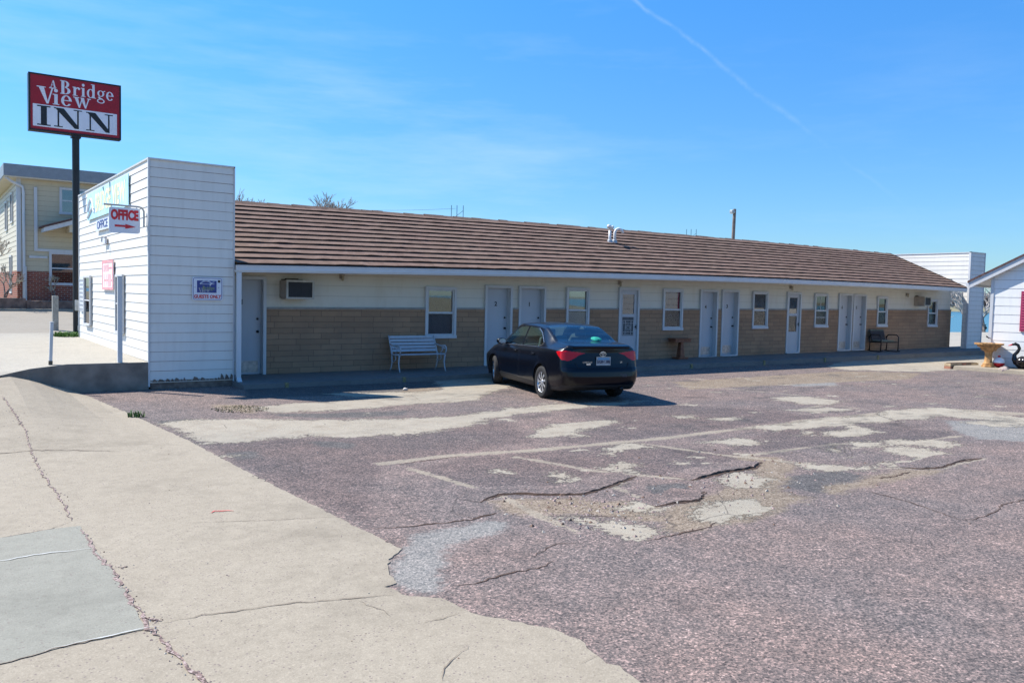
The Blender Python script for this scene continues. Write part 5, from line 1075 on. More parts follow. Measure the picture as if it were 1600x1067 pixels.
def w2(x0, x1, z0, z1, mull=True):
    f = MB(); t = .09; y = YB
    f.box(x0, y-.06, z0, x0+t, y+.02, z1); f.box(x1-t, y-.06, z0, x1, y+.02, z1); f.box(x0+t, y-.06, z1-t, x1-t, y+.02, z1); f.box(x0-.02, y-.08, z0-.02, x1+.02, y+.02, z0+t)
    f.box(x0+t, y-.05, (z0+z1)/2-.02, x1-t, y+.0, (z0+z1)/2+.03)
    fo = f.build('window', MAT['trim'], yb, w=True)
    g = MB(); g.box(x0+t, y-.030, z0+t, x1-t, y-.026, z1-t); g.build('pane', MAT['glass'], fo, w=True)
    g = MB(); g.box(x0+t, y-.022, z0+t, x1-t, y-.019, z1-t); g.build('curtain', MAT['drape'], fo, w=True)
w2(4.66, 6.05, 4.86, 5.92); w2(4.28, 6.1, 2.0, 3.32); w2(8.2, 9.6, 4.86, 5.92); w2(8.2, 9.6, 2.0, 3.32)
for (ya, za, zb) in ((YB+1.6, 4.5, 5.75), (YB+4.2, 4.3, 5.6), (YB+2.2, 1.6, 3.2)):
    f = MB(); x = BXL-.06; f.box(x, ya, za, BXL, ya+.08, zb); f.box(x, ya+.9, za, BXL, ya+.98, zb); f.box(x, ya+.08, zb-.08, BXL, ya+.9, zb); f.box(x, ya+.08, za, BXL, ya+.9, za+.08); fo = f.build('window', MAT['trim'], yb, w=True)
    g = MB(); g.box(x+.02, ya+.08, za+.08, x+.03, ya+.9, zb-.08); g.build('pane', MAT['screen'], fo, w=True)
d = MB(); d.tube([(BXL-.4, YB-.2, 6.12), (BXL-.2, YB-.12, 5.98), (BXL+.17, YB-.09, 5.82), (BXL+.20, YB-.09, 5.6), (BXL+.20, YB-.09, 2.7)], .055, 8); d.build('downspout', MAT['metalwhite'], yb, w=True)
d = MB(); d.tube([(BXL+.22, YB-.09, 2.7), (BXL+.22, YB-.09, 1.3)], .075, 8); d.build('drain_pipe', MAT['trim'], yb, w=True)
d = MB(); d.box(3.76, YB-.07, 3.42, 3.88, YB-.02, 5.84); d.box(3.76, YB-.07, 3.32, 7.0, YB-.02, 3.42); d.box(3.58, YB-.07, 3.04, 4.22, YB-.02, 3.13); d.build('pipe_cover', MAT['trim'], yb, w=True)
aw = MB(); aw.hexa([(4.0, YB-1.1, 4.05), (6.6, YB-1.1, 4.95), (6.6, YB, 4.95), (4.0, YB, 4.05), (4.0, YB-1.1, 4.22), (6.6, YB-1.1, 5.12), (6.6, YB, 5.12), (4.0, YB, 4.22)]); ao = aw.build('porch_roof', MAT['trim'], yb, w=True)
aw = MB(); aw.hexa([(3.93, YB-1.15, 4.215), (6.6, YB-1.15, 5.125), (6.6, YB, 5.125), (3.93, YB, 4.215), (3.93, YB-1.15, 4.28), (6.6, YB-1.15, 5.19), (6.6, YB, 5.19), (3.93, YB, 4.28)]); aw.build('shingles', bpy.data.materials['dark_red_brown_shingle'], ao, w=True)
aw = MB(); aw.box(4.9, YB-.9, 4.1, 6.6, YB-.02, 4.5); aw.build('porch_gable', MAT['ypale'], yb, w=True)
lw = MB(); x = -20; rr = random.Random(2)
lw.box(-20, 36.75, .8, 3.35, 37.0, 1.46); lw.box(3.35, 36.8, .8, 12, 37.05, 1.37)
lwo = tag(lw.build('garden_wall', plain('brown_rubble_wall', (.20, .13, .10), .95, var=.45, scale=5, bump=.6), bevel=.03), 'low brown rubble wall in front of the yellow building', 'wall')
gd = MB(); gd.box(-20, 37.0, .8, 14, YB, 1.32); tag(gd.build('garden_bed', MAT['dirt']), 'dry planted bed behind the rubble wall', None, None, 'structure')

# ------------------------------------------------------------ bare trees and twiggy shrubs
MAT['bark'] = plain('grey_brown_bark', (.16, .13, .11), .95, var=.3, scale=6)
MAT['twig'] = plain('twig_bark', (.32, .275, .24), .95, var=.3, scale=3)
def bare_tree(name, loc, h, spread, label, group=None, seed=1, depth=6, r0=None, cat='tree', tw=.02, mt=None, up=.35):
    rr = random.Random(seed); root = empty(name, loc, label, cat, 0, group); tr = MB(); cr = MB(); r0 = r0 or h*.018
    def grow(p, d, L, r, lev):
        n = 3; pts = [p]; q = p
        for k in range(n): d = (d+Vector((rr.gauss(0, .13), rr.gauss(0, .13), rr.gauss(0, .06)+.03*up))).normalized(); q = q+d*L/n; pts.append(q)
        r1 = max(tw*.45, r*.66); (tr if lev < 2 else cr).tube(pts, [r+(r1-r)*k/n for k in range(n+1)], 5 if lev > 1 else 8, caps=False)
        if lev >= depth: return
        for _ in range(rr.choice((2, 3, 3))):
            ax = Vector((rr.gauss(0, 1), rr.gauss(0, 1), rr.gauss(0, .5)))
            nd = (d+ax.normalized()*spread*rr.uniform(.5, 1.1)+Vector((0, 0, up*.5))).normalized(); k = rr.choice((2, 3, 3))
            grow(pts[k], nd, L*rr.uniform(.62, .85), r1, lev+1)
    grow(Vector((0, 0, -.2)), Vector((rr.gauss(0, .03), rr.gauss(0, .03), 1)), h*.26, r0, 0)
    zk = h/max(v[2] for v in cr.v)
    for q in (tr, cr): q.v = [(v[0]*zk, v[1]*zk, v[2]*zk) for v in q.v]
    tr.build('trunk', MAT['bark'], root); cr.build('crown', mt or MAT['twig'], root); return root
gb = 'bare trees behind the motel roof'
bare_tree('bare_tree', (38.3, 93.0, -3.0), 16.9, .55, 'largest bare tree rising over the left part of the motel roof', gb, 4, 8, tw=.04)
bare_tree('bare_tree', (33.6, 104.5, -4.0), 18.6, .5, 'pale bare tree over the roof right beside the false front', gb, 9, 6, tw=.04)
bare_tree('bare_tree', (35.6, 96, -4.0), 16.6, .6, 'low bare crown barely showing over the roof between the two taller ones', gb, 12, 6, tw=.04)
for i, (x, y) in enumerate(((84, 39), (88, 33.5), (90, 41), (86, 47))):
    bare_tree('bare_tree', (x, y, -3.4), 9.5-i*.6, .8, ('white barked bare tree seen in the gap beside the far pylon', 'slim bare tree on the river bank nearest the white house', 'bare bank tree behind the far end of the motel', 'short bare tree on the bank left of the others')[i], 'bare trees on the river bank', 30+i, 6, tw=.04, mt=plain('pale_twig_%d' % i, (.45, .40, .36), .9))
# dark evergreens on the bank
def leafy(name, loc, h, r, label, group, seed, col, cat='tree'):
    rr = random.Random(seed); root = empty(name, loc, label, cat, 0, group); t = MB(); t.tube([(0, 0, -.3), (0, 0, h*.8)], [r*.09, r*.03], 8); t.build('trunk', MAT['bark'], root)
    c = MB()
    for _ in range(1500):
        z = h*(.08+.92*rr.random()**1.2); k = r*(1-z/h)**.7*(.8+.25*math.sin(z*5+seed)); a = rr.uniform(0, 6.28); d = k*rr.uniform(.4, 1.05); p = Vector((d*math.cos(a), d*math.sin(a), z)); s = r*rr.uniform(.06, .14)
        u = Vector((rr.gauss(0, 1), rr.gauss(0, 1), rr.gauss(0, .6))).normalized(); v = u.cross(Vector((rr.gauss(0, 1), rr.gauss(0, 1), rr.gauss(0, 1)))).normalized()
        c.add([p-u*s-v*s*.5, p+u*s-v*s*.5, p+u*s*.6+v*s, p-u*s*.6+v*s], [(0, 1, 2, 3)])
    c.build('crown', plain(name+'_needles_%d' % seed, col, .8, var=.4, scale=2), root); return root
for i, (x, y, h, r) in enumerate(((95, 41.5, 4.6, 1.6), (97, 45.0, 3.8, 1.5), (93, 34.5, 4.6, 1.7))):
    leafy('evergreen_shrub', (x, y, -2.8), h, r, ('dark evergreen on the bank in the gap beside the far pylon', 'lower dark evergreen left of the first one on the bank', 'dark evergreen on the bank between pylon and white house')[i], 'evergreens on the river bank', 50+i, (.03, .06, .035), 'shrub')
# far wooded bank: reads as one mass
fw_ = MB(); rr = random.Random(77)
for _ in range(5200):
    v = rr.uniform(-900, 1300); w = rr.uniform(885, 990); x = w*SA-v*CA; y = w*CA+v*SA; h = rr.uniform(7, 15); s = rr.uniform(4, 9); z = 2
    a = rr.uniform(0, 3.14); ux, uy = math.cos(a)*s, math.sin(a)*s
    for q in (0, 1):
        fw_.add([(x-ux, y-uy, z), (x+ux, y+uy, z), (x+ux*.8, y+uy*.8, z+h*.7), (x+ux*.2, y+uy*.2, z+h), (x-ux*.7, y-uy*.7, z+h*.75)], [(0, 1, 2, 3, 4)]); ux, uy = -uy, ux
tag(fw_.build('far_wood', plain('distant_bare_wood', (.20, .165, .15), .95, var=.35, scale=.04)), 'bare wooded far bank of the river', None, None, 'stuff')
# dry climbing stems and shrub beside the yellow building
for i, (x, y, h) in enumerate(((2.05, 37.3, 2.6), (2.65, 37.45, 1.5), (4.3, 37.4, 1.1))):
    bare_tree('dry_shrub', (x, y, 1.3), h, .9, ('tallest dry tan shrub at the left end of the rubble wall', 'low dry shrub by the corner of the yellow building', 'sparse dry stems below the lower yellow building window')[i], 'dry shrubs in the planted bed', 60+i, 4 if i else 5, r0=.03, cat='shrub', tw=.018, mt=plain('dry_stem_%d' % i, (.40, .33, .24), .9))
# white boat shaped thing and pier edge seen in the gap
bt = empty('moored_boat', (79.5, 33.2, -1.6), 'small white and yellow boat on a trailer in the gap left of the white house', 'boat', rad(40))
s = MB(); s.prism([(-2.2, .3), (2.0, .3), (2.6, 1.5), (-2.2, 1.3)], 'Y', -.8, .8); s.build('hull', MAT['signwhite'], bt, bevel=.1)
s = MB(); s.prism([(-1.2, 1.31), (1.0, 1.42), (.6, 2.3), (-1.0, 2.3)], 'Y', -.6, .6); s.build('cabin', MAT['paleyellow'], bt, bevel=.06)
s = MB(); s.box(-2.0, -.7, .0, 2.2, .7, .3); s.build('trailer', MAT['darkmetal'], bt)
# lamp pole, H frame pylons and a wire
lp_ = empty('lamp_pole', (37.0, 30.6, 0), 'leaning wooden pole with a box floodlight rising behind the roof', 'street lamp')
s = MB(); s.tube([(-.12, 0, -.1), (.05, 0, 7.1)], [.12, .085], 10); s.build('pole', plain('grey_pole_wood', (.20, .16, .14), .9, var=.25, scale=4), lp_)
s = MB(); s.box(-.26, -.10, 6.86, -.02, .10, 7.02); s.build('lamp_head', MAT['grey'], lp_, bevel=.02)
s = MB(); s.box(-.24, -.08, 6.82, -.12, .08, 6.86); s.build('lamp_lens', plain('milky_lens', (.6, .58, .5), .3), lp_)
def hframe(loc, rz, sc, label):
    o = empty('transmission_tower', loc, label, 'power pylon', rz, 'power line towers beyond the roof'); m_ = plain('pale_steel_%d' % int(loc[0]), (.32, .33, .35), .6)
    for x in (-1.55, 0, 1.75):
        s = MB(); s.bar((x*sc, 0, 0), (x*sc*.94, 0, 26.5*sc), .17*sc, .17*sc, (0, 1, 0)); s.build('mast', m_, o)
    s = MB(); s.bar((-1.5*sc, 0, 22.6*sc), (1.7*sc, 0, 25.2*sc), .10*sc, .10*sc); s.bar((-1.5*sc, 0, 22.9*sc), (-.1, 0, 22.6*sc), .08*sc, .08*sc); s.build('cross_brace', m_, o)
    return o
hframe((115.6, 187.2, -1), rad(-32), 1.0, 'three masted power pylon showing above the middle of the roof')
hframe((192.2, 175.1, -1), rad(-47), .93, 'fainter power pylon beyond the roof vents')
wr = MB(); pa, pb_ = Vector((14.0, 190, 24.0)), Vector((115, 187, 24.6)); wr.tube([pa.lerp(pb_, t/12)-Vector((0, 0, 3*(1-((t-6)/6)**2))) for t in range(13)], .035, 4)
tag(wr.build('power_line', MAT['grey']), 'faint power wire running left from the middle pylon', 'wire')
# a pale boulevard kerb strip on the apron and marks already built with the ground
# ------------------------------------------------------------ parked sedan
car = empty('parked_car', (10.66, 12.50, 0), 'dark navy sedan parked nose in at the motel doors', 'car', math.atan2(-.245, .97)); car.scale = (.975, .985, .99)
# local frame: +Y forward, X right, origin below the rear axle. stations s run from the tail (0) to the nose (4.63); rear axle at s=1.0
ST = [0, .05, .15, .35, .70, 1.0, 1.38, 1.9, 2.4, 2.72, 3.0, 3.46, 3.9, 4.3, 4.5, 4.62]
CP = dict(
 zb=[.30, .27, .24, .21, .19, .18, .18, .18, .18, .18, .18, .18, .18, .18, .20, .25],
 ys=[.57, .68, .76, .80, .82, .83, .83, .83, .83, .83, .83, .83, .82, .76, .66, .50],
 ym=[.64, .75, .825, .862, .885, .888, .886, .885, .888, .888, .888, .888, .878, .83, .74, .58],
 yb=[.62, .72, .785, .815, .825, .82, .812, .806, .804, .802, .80, .79, .76, .69, .60, .48],
 zbl=[.97, .975, .985, .995, 1.0, .995, .98, .965, .95, .94, .93, .925, .86, .78, .72, .64],
 yr=[.56, .64, .69, .70, .685, .655, .625, .615, .615, .615, .64, .715, .68, .60, .52, .42],
 zr=[1.045, 1.06, 1.075, 1.085, 1.115, 1.235, 1.37, 1.405, 1.40, 1.375, 1.25, .985, .895, .815, .745, .66],
 zt=[1.06, 1.075, 1.095, 1.11, 1.135, 1.265, 1.415, 1.458, 1.455, 1.425, 1.305, 1.01, .935, .85, .77, .68])
def interp(x, key):
    ys = CP[key]; i = max(0, min(len(ST)-2, next((k for k in range(len(ST)-1) if x <= ST[k+1]), len(ST)-2)))
    def sl(k):
        if k <= 0: return (ys[1]-ys[0])/(ST[1]-ST[0])
        if k >= len(ST)-1: return (ys[-1]-ys[-2])/(ST[-1]-ST[-2])
        a = (ys[k]-ys[k-1])/(ST[k]-ST[k-1]); b = (ys[k+1]-ys[k])/(ST[k+1]-ST[k])
        return 0 if a*b <= 0 else 2*a*b/(a+b)
    h = ST[i+1]-ST[i]; t = (x-ST[i])/h; m0, m1 = sl(i)*h, sl(i+1)*h
    return (2*t**3-3*t*t+1)*ys[i]+(t**3-2*t*t+t)*m0+(-2*t**3+3*t*t)*ys[i+1]+(t**3-t*t)*m1
def rearwarp(z):
    Z = [.2, .30, .36, .50, .60, .645, .67, .74, .84, .95, 1.03, 1.065, 1.10, 2]; Wp = [.14, .07, .025, 0, .012, .03, .055, .075, .095, .115, .115, .10, .13, .13]
    return float(np.interp(z, Z, Wp))
def bez(p0, p1, p2, n, last=False):
    return [((1-t)**2*p0[0]+2*t*(1-t)*p1[0]+t*t*p2[0], (1-t)**2*p0[1]+2*t*(1-t)*p1[1]+t*t*p2[1]) for t in [k/n for k in range(n+(1 if last else 0))]]
def lin(p0, p1, n): return [(p0[0]+(p1[0]-p0[0])*k/n, p0[1]+(p1[1]-p0[1])*k/n) for k in range(n)]
def section(x):
    g = {k: interp(x, k) for k in CP}
    zm = .60; P = []
    P += lin((0, g['zb']), (g['ys']-.06, g['zb']), 4)
    P += bez((g['ys']-.06, g['zb']), (g['ys'], g['zb']), (g['ys']+.012, g['zb']+.08), 4)
    P += bez((g['ys']+.012, g['zb']+.08), (g['ym']-.005, g['zb']+.14), (g['ym'], min(zm, g['zbl']-.1)), 24)
    zc = min(zm, g['zbl']-.1)
    P += bez((g['ym'], zc), (g['ym']-.002, g['zbl']-.10), (g['yb']+.018, g['zbl']-.018), 40)
    P += bez((g['yb']+.018, g['zbl']-.018), (g['yb']+.008, g['zbl']), (g['yb']-.006, g['zbl']+.010), 4)    # shoulder line
    a = (g['yb']-.006, g['zbl']+.010); e = (g['yr']+.012, g['zr']-.016)
    midp = ((a[0]+e[0])/2+.018, (a[1]+e[1])/2)
    P += bez(a, midp, e, 36)
    P += bez(e, (g['yr']-.004, g['zr']+.004), (g['yr']-.05, g['zr']+.016+(g['zt']-g['zr'])*.15), 5)
    s0 = (g['yr']-.05, g['zr']+.016+(g['zt']-g['zr'])*.15)
    P += bez(s0, (s0[0]*.45, g['zt']), (0, g['zt']), 26, True)
    return P
STEP = .0125; NS = int(4.62/STEP)
xsn = [4.62*i/NS for i in range(NS+1)]
secs = []
for x in xsn:
    sec = section(x); row = []
    f = math.exp(-(x/.20)**1.5); 
    for (y, z) in sec: row.append((y, x+rearwarp(z)*f, z))
    secs.append(row)
NP = len(secs[0]); IBELT = 4+4+24+40+4; IRAIL = IBELT+36; 
# lists of vertices for both sides
V = []; idx = {}
for sd in (1, -1):
    for i, row in enumerate(secs):
        for j, (y, x, z) in enumerate(row):
            if sd == -1 and j in (0, NP-1): idx[(sd, i, j)] = idx[(1, i, j)]; continue
            idx[(sd, i, j)] = len(V); V.append([y*sd, x-1.0, z])
R_ARCH = .365
def arch(y, xl, z):
    for ax in (0.0, 2.70):
        d = math.hypot(xl-ax, z-.325)
        if abs(y) > .60 and d < R_ARCH and z < .8: return d
    return None
for v in V:      # snap vertices near the arch circle on to it, flare the lip
    for ax in (0., 2.70):
        d = math.hypot(v[1]-ax, v[2]-.325)
        if abs(v[0]) > .6 and abs(d-R_ARCH) < .011 and v[2] < .8: v[1] = ax+(v[1]-ax)*R_ARCH/d; v[2] = .325+(v[2]-.325)*R_ARCH/d
        if abs(v[0]) > .6 and R_ARCH-.02 < d < R_ARCH+.05: v[0] += math.copysign(.010*(1-(d-R_ARCH)/.05), v[0])
def inpoly(p, poly):
    c = False; n = len(poly)
    for i in range(n):
        a, b = poly[i], poly[(i+1) % n]
        if (a[1] > p[1]) != (b[1] > p[1]) and p[0] < a[0]+(p[1]-a[1])*(b[0]-a[0])/(b[1]-a[1]): c = not c
    return c
RG = [(1.30, 1.005), (1.13, 1.05), (1.10, 1.09), (1.38, 1.262), (1.62, 1.345), (2.12, 1.365), (2.12, .985)]
FG = [(2.19, .985), (2.19, 1.368), (2.55, 1.345), (2.80, 1.26), (3.16, 1.035), (3.22, .965)]
TL = [(.36, .952), (.52, .975), (.80, 1.0), (1.03, .985), (1.12, .965), (.97, .845), (.90, .80), (.72, .785), (.60, .83), (.50, .905)]
TL = [(a, .90+(b-.90)*.88) for a, b in TL]
F = {'body': [], 'side_l_r': [], 'side_l_f': [], 'side_r_r': [], 'side_r_f': [], 'rear_window': [], 'windscreen': [], 'tail_l': [], 'tail_r': [], 'trim': []}
def classify(fc, j, sd):
    c = [sum(V[k][q] for k in fc)/len(fc) for q in range(3)]; s = c[1]+1.0; y = abs(c[0]); z = c[2]
    if arch(c[0], c[1], z) is not None: return None
    if IBELT <= j < IRAIL:
        if inpoly((s, z), RG): return 'side_r_r' if sd == 1 else 'side_l_r'
        if inpoly((s, z), FG): return 'side_r_f' if sd == 1 else 'side_l_f'
    if j >= IRAIL:
        if .735 < s < 1.345 and y < interp(s, 'yr')-.045: return 'rear_window'
        if 2.78 < s < 3.40 and y < interp(s, 'yr')-.05: return 'windscreen'
    if s < .42 and inpoly((y+max(0, s-.09)*1.0, z), TL): return 'tail_r' if sd == 1 else 'tail_l'
    if z < .30 or (s < .25 and z < .34 and j < 40): return 'trim'
    return 'body'
for sd in (1, -1):
    for i in range(NS):
        for j in range(NP-1):
            fc = (idx[(sd, i, j)], idx[(sd, i+1, j)], idx[(sd, i+1, j+1)], idx[(sd, i, j+1)])
            if len(set(fc)) < 3: continue
            k = classify(fc, j, sd)
            if k: F[k].append(fc)
# tail and nose caps, gently domed
for i, sgn in ((0, -1), (NS, 1)):
    NC_ = 120; prev = None
    for j in range(NP):
        y, x, z = secs[i][j]; row = []
        for c in range(NC_+1):
            t = 1-2*c/NC_; yy = y*t
            if c == 0: row.append(idx[(1, i, j)])
            elif c == NC_: row.append(idx[(-1, i, j)])
            else: row.append(len(V)); V.append([yy, x-1.0+sgn*.055*(1-t*t)*min(1, y/.45), z])
        if prev:
            for c in range(NC_):
                fc = tuple(dict.fromkeys((prev[c], prev[c+1], row[c+1], row[c])))
                if len(fc) > 2:
                    cc = [sum(V[k][q] for k in fc)/len(fc) for q in range(3)]
                    k = 'body'
                    if i == 0 and inpoly((abs(cc[0]), cc[2]), TL): k = 'tail_r' if cc[0] > 0 else 'tail_l'
                    elif cc[2] < .345: k = 'trim'
                    F[k].append(fc)
        prev = row
def part(name, faces, mats, parent, off=0, smooth=True):
    used = {}; vs = []; fs = []
    for f in faces:
        nf = []
        for k in f:
            if k not in used: used[k] = len(vs); vs.append(V[k])
            nf.append(used[k])
        fs.append(nf)
    mb = MB(); mb.smooth = smooth; mb.add(vs, fs); return mb.build(name, mats, parent)
m = M_('navy_car_paint'); m.col((.0006, .0011, .0045)); m.set(.3, .0, .2, .38); fl = m.voro(900, 'Color', obj=True)
dn = m.noise(9, 5, .6, obj=True); m.l(m.math('MULTIPLY_ADD', dn, .12, .24), m.b.inputs['Roughness']); MAT['paint'] = m.m
m = M_('red_lamp_lens'); n_ = m.n('ShaderNodeTexWave', wave_type='BANDS', bands_direction='Z'); n_.inputs['Scale'].default_value = 9; m.l(m.pos(obj=True), n_.inputs[0])
m.col(m.mix(n_.outputs['Fac'], (.42, .002, .006), (.52, .006, .012))); MAT['lens'] = m.set(.15, 0, .35, .1)
body = part('body', F['body'], MAT['paint'], car)
part('lower_trim', F['trim'], MAT['plastic'], body)
for k in ('side_l_r', 'side_l_f', 'side_r_r', 'side_r_f'): part('side_window', F[k], MAT['carglass'], car)
part('rear_window', F['rear_window'], MAT['carglass'], car); part('windscreen', F['windscreen'], MAT['carglass'], car)
for k in ('tail_l', 'tail_r'): part('tail_light', F[k], MAT['lens'], car)
def surf(s, z, lo=0, hi=None):   # outer y of the side at station s, height z
    sec = section(s); best = None
    for (a, b) in zip(sec[8:], sec[9:]):
        if (a[1]-z)*(b[1]-z) <= 0 and abs(a[1]-b[1]) > 1e-9: t = (z-a[1])/(b[1]-a[1]); return a[0]+(b[0]-a[0])*t
    return sec[20][0]
# seams, mouldings, bright strip under the glass
for sd in (-1, 1):
    q = MB()
    for s_, z0_, z1_ in ((2.17, .32, .97), (3.27, .34, .93), (1.16, .62, 1.0)):
        pts = [(sd*(surf(s_+(0 if s_ > 1.5 else .02*math.sin((z-.6)*4)), z)+.0005), s_-1.0, z) for z in np.linspace(z0_, z1_, 12)]; q.tube(pts, .004, 4)
    q.tube([(sd*(surf(s_, .32)+.001), s_-1, .32) for s_ in np.linspace(1.42, 3.27, 16)], .004, 4)
    q.build('door_seam', MAT['black'], body)
    q = MB(); q.tube([(sd*(surf(s_, interp(s_, 'zbl')+.012)+.004), s_-1, interp(s_, 'zbl')+.013) for s_ in np.linspace(1.28, 3.24, 26)], .006, 5)
    q.tube([(sd*(surf(s_, z)+.004), s_-1, z) for s_, z in ((1.28, 1.0), (1.12, 1.05), (1.10, 1.09), (1.38, 1.27), (1.62, 1.352))], .0035, 5)
    q.build('window_moulding', MAT['chrome'], body)
    q = MB(); y_ = surf(2.30, .86); 
    for s_ in (1.42, 2.40): y_ = surf(s_, .845); q.smooth = True; q.tube([(sd*(y_+.0), s_-1-.09, .85), (sd*(y_+.03), s_-1-.06, .853), (sd*(y_+.034), s_-1+.03, .853), (sd*(y_+.0), s_-1+.09, .85)], .013, 7)
    q.build('door_handle', MAT['paint'], body)
    # mirror
    q = MB(); q.smooth = True; yy = surf(3.12, .98)
    q.lathe([(0, -.075), (.055, -.068), (.082, -.03), (.080, .02), (.06, .055), (0, .07)], (0, 0, 0), 16, 'Y'); 
    q.v = [(sd*(yy+.15)+p[0]*1.35, 3.10-1+p[1], 1.005+p[2]*.86) for p in q.v]
    q.tube([(sd*(yy-.01), 3.12-1, .965), (sd*(yy+.09), 3.10-1, .975)], [.028, .022], 8); mo = q.build('mirror', MAT['paint'], car)
    q = MB(); q.add([(sd*(yy+.15)+.085*math.cos(t*.524), 3.10-1-.078, 1.005+.052*math.sin(t*.524)) for t in range(12)], [tuple(range(12))]); q.build('mirror_glass', MAT['chrome'], mo)
# rear face details; yface gives the station of the tail surface at (y,z)
def tail(y, z):
    sec0 = secs[0]; hw = .62
    t = min(1, abs(y)/hw); return rearwarp(z)*1.0-.055*(1-t*t)-1.0
q = MB()
q.tube([(y, tail(y, .665)-.002, .665) for y in np.linspace(-.52, .52, 18)], .005, 4)
for sd in (-1, 1): q.tube([(sd*(.52+.02*k), tail(.52, .665+.03*k)-.002, .665+.035*k) for k in range(4)], .005, 4)
q.tube([(y, tail(y, .985)-.003, .985) for y in np.linspace(-.38, .38, 14)], .004, 4)
q.build('boot_seam', MAT['black'], body)
q = MB(); ys_ = np.linspace(-.60, .60, 21)
vs = []
for y in ys_: vs += [(y, tail(y, 1.06)+.03-.0, 1.078), (y, tail(y, 1.06)-.022, 1.075-.02*(abs(y)/.6)**2), (y, tail(y, 1.03)-.004, 1.045-.02*(abs(y)/.6)**2)]
q.smooth = True; q.add(vs, [(3*k, 3*k+3, 3*k+4, 3*k+1) for k in range(20)]+[(3*k+1, 3*k+4, 3*k+5, 3*k+2) for k in range(20)]); q.build('boot_lip', MAT['paint'], body)
pl_ = MB(); yt = tail(.0, .80)-.018; pl_.box(-.152, yt, .722, .152, yt+.008, .876); po = pl_.build('number_plate', plain('plate_white', (.36, .38, .40), .5), car, bevel=.003)
q = MB(); q.box(-.152, yt-.004, .718, -.140, yt, .880); q.box(.140, yt-.004, .718, .152, yt, .880); q.box(-.14, yt-.004, .864, .14, yt, .880); q.box(-.14, yt-.004, .718, .14, yt, .730); q.build('plate_frame', MAT['grey'], po)
q = MB(); q.box(-.12, yt-.002, .825, .13, yt, .862); q.build('plate_band', plain('plate_blue', (.10, .28, .45), .4), po)
sans('plate_lettering', '5K8H 388', plain('plate_navy', (.03, .04, .09), .5), po, (0, yt-.004, .785), .085, sx=.82, bold=.001)
q = MB(); ye = tail(0, .93)-.012
def ell(rx, rz, cx=0, cz=.93, n=24, y=0): return [(cx+rx*math.cos(2*math.pi*k/n), ye+y, cz+rz*math.sin(2*math.pi*k/n)) for k in range(n+1)]
q.tube(ell(.066, .045), .006, 5, False); q.tube(ell(.020, .040, 0, .932, y=-.002), .005, 5, False); q.tube(ell(.042, .016, 0, .950, y=-.004), .005, 5, False)
q.build('oval_emblem', MAT['chrome'], body)
sans('model_lettering', 'COROLLA', MAT['chrome'], body, (-.33, tail(.33, .775)-.008, .775), .042, sx=1.1)
sans('trim_lettering', 'LE', MAT['chrome'], body, (.40, tail(.4, .775)-.010, .775), .045, sx=1.1)
q = MB(); q.box(-.36, tail(.33, .72)-.012, .725, -.27, tail(.33, .72)-.008, .752); q.build('dealer_badge', MAT['chrome'], body)
q = MB(); y_ = tail(.5, .56)
q.box(.33, tail(.4, .52)-.003, .50, .50, tail(.45, .52)+.02, .56); q.build('bumper_sticker', plain('dim_sticker', (.05, .055, .06), .6), body)  # small dim grey square on the right of the bumper
q = MB(); q.smooth = True; q.tube([(.42, -.99, .27), (.42, -.80, .27)], .028, 10); q.build('exhaust', MAT['darkmetal'], body)
# wheels
MAT['rim'] = plain('silver_wheel_cover', (.55, .56, .58), .28, .6, var=.06)
def wheel(x, yl, side, steer=0):
    w = empty('wheel', (0, 0, 0), None, None); w.name = 'wheel'; w.parent = car; w.location = (x, yl, .318); w.rotation_euler = (0, 0, steer)
    for k in ('label', 'category'):
        if k in w: del w[k]
    sg = side
    t = MB(); t.smooth = True; t.lathe([(.205, -.09), (.225, -.098), (.28, -.103), (.305, -.092), (.316, -.07), (.318, 0), (.316, .07), (.305, .092), (.28, .103), (.225, .098), (.205, .09)], (0, 0, 0), 40, 'X'); t.build('tyre', MAT['rubber'], w)
    r = MB(); r.smooth = True; r.lathe([(.207, -.085*sg), (.207, .07*sg), (.218, .082*sg), (.212, .088*sg), (.198, .078*sg), (.192, .05*sg)], (0, 0, 0), 40, 'X'); r.lathe([(.0, .074*sg), (.035, .076*sg), (.045, .066*sg), (.045, .05*sg)], (0, 0, 0), 20, 'X')
    r.smooth = False
    for k in range(9):
        a = 2*math.pi*k/9; a2 = a+.13
        def q_(rr, aa, h): return (h*sg, rr*math.cos(aa), rr*math.sin(aa))
        r.add([q_(.040, a-.30, .066), q_(.040, a+.30, .066), q_(.200, a2+.15, .076), q_(.200, a2-.15, .076), q_(.12, a+.02-.13, .080), q_(.12, a+.02+.16, .080)], [(0, 1, 5, 4), (4, 5, 2, 3)])
    r.build('rim', MAT['rim'], w)
    d = MB(); d.lathe([(0, .04*sg), (.205, .04*sg)], (0, 0, 0), 30, 'X'); d.build('brake_disc', MAT['black'], w); return w  # black backing disc paints the dark behind the spokes
for sd in (-1, 1):
    wheel(sd*.775, 0.0, sd); wheel(sd*.775, 2.70, sd, rad(-14))
    for ax in (0., 2.7):
        q = MB()
        a = [(sd*.60, ax+(R_ARCH+.0)*math.cos(t), .325+(R_ARCH+.0)*math.sin(t)) for t in np.linspace(-.35, math.pi+.35, 26)]; n = len(a); b_ = [(sd*.868, p[1], p[2]) for p in a]
        q.add(a+b_, [(k, k+1, k+1+n, k+n) for k in range(n-1)]); q.add(a+[(sd*.60, ax, .2)], [(k, k+1, n) for k in range(n-1)])
        q.build('wheel_arch_liner', MAT['plastic'], body)
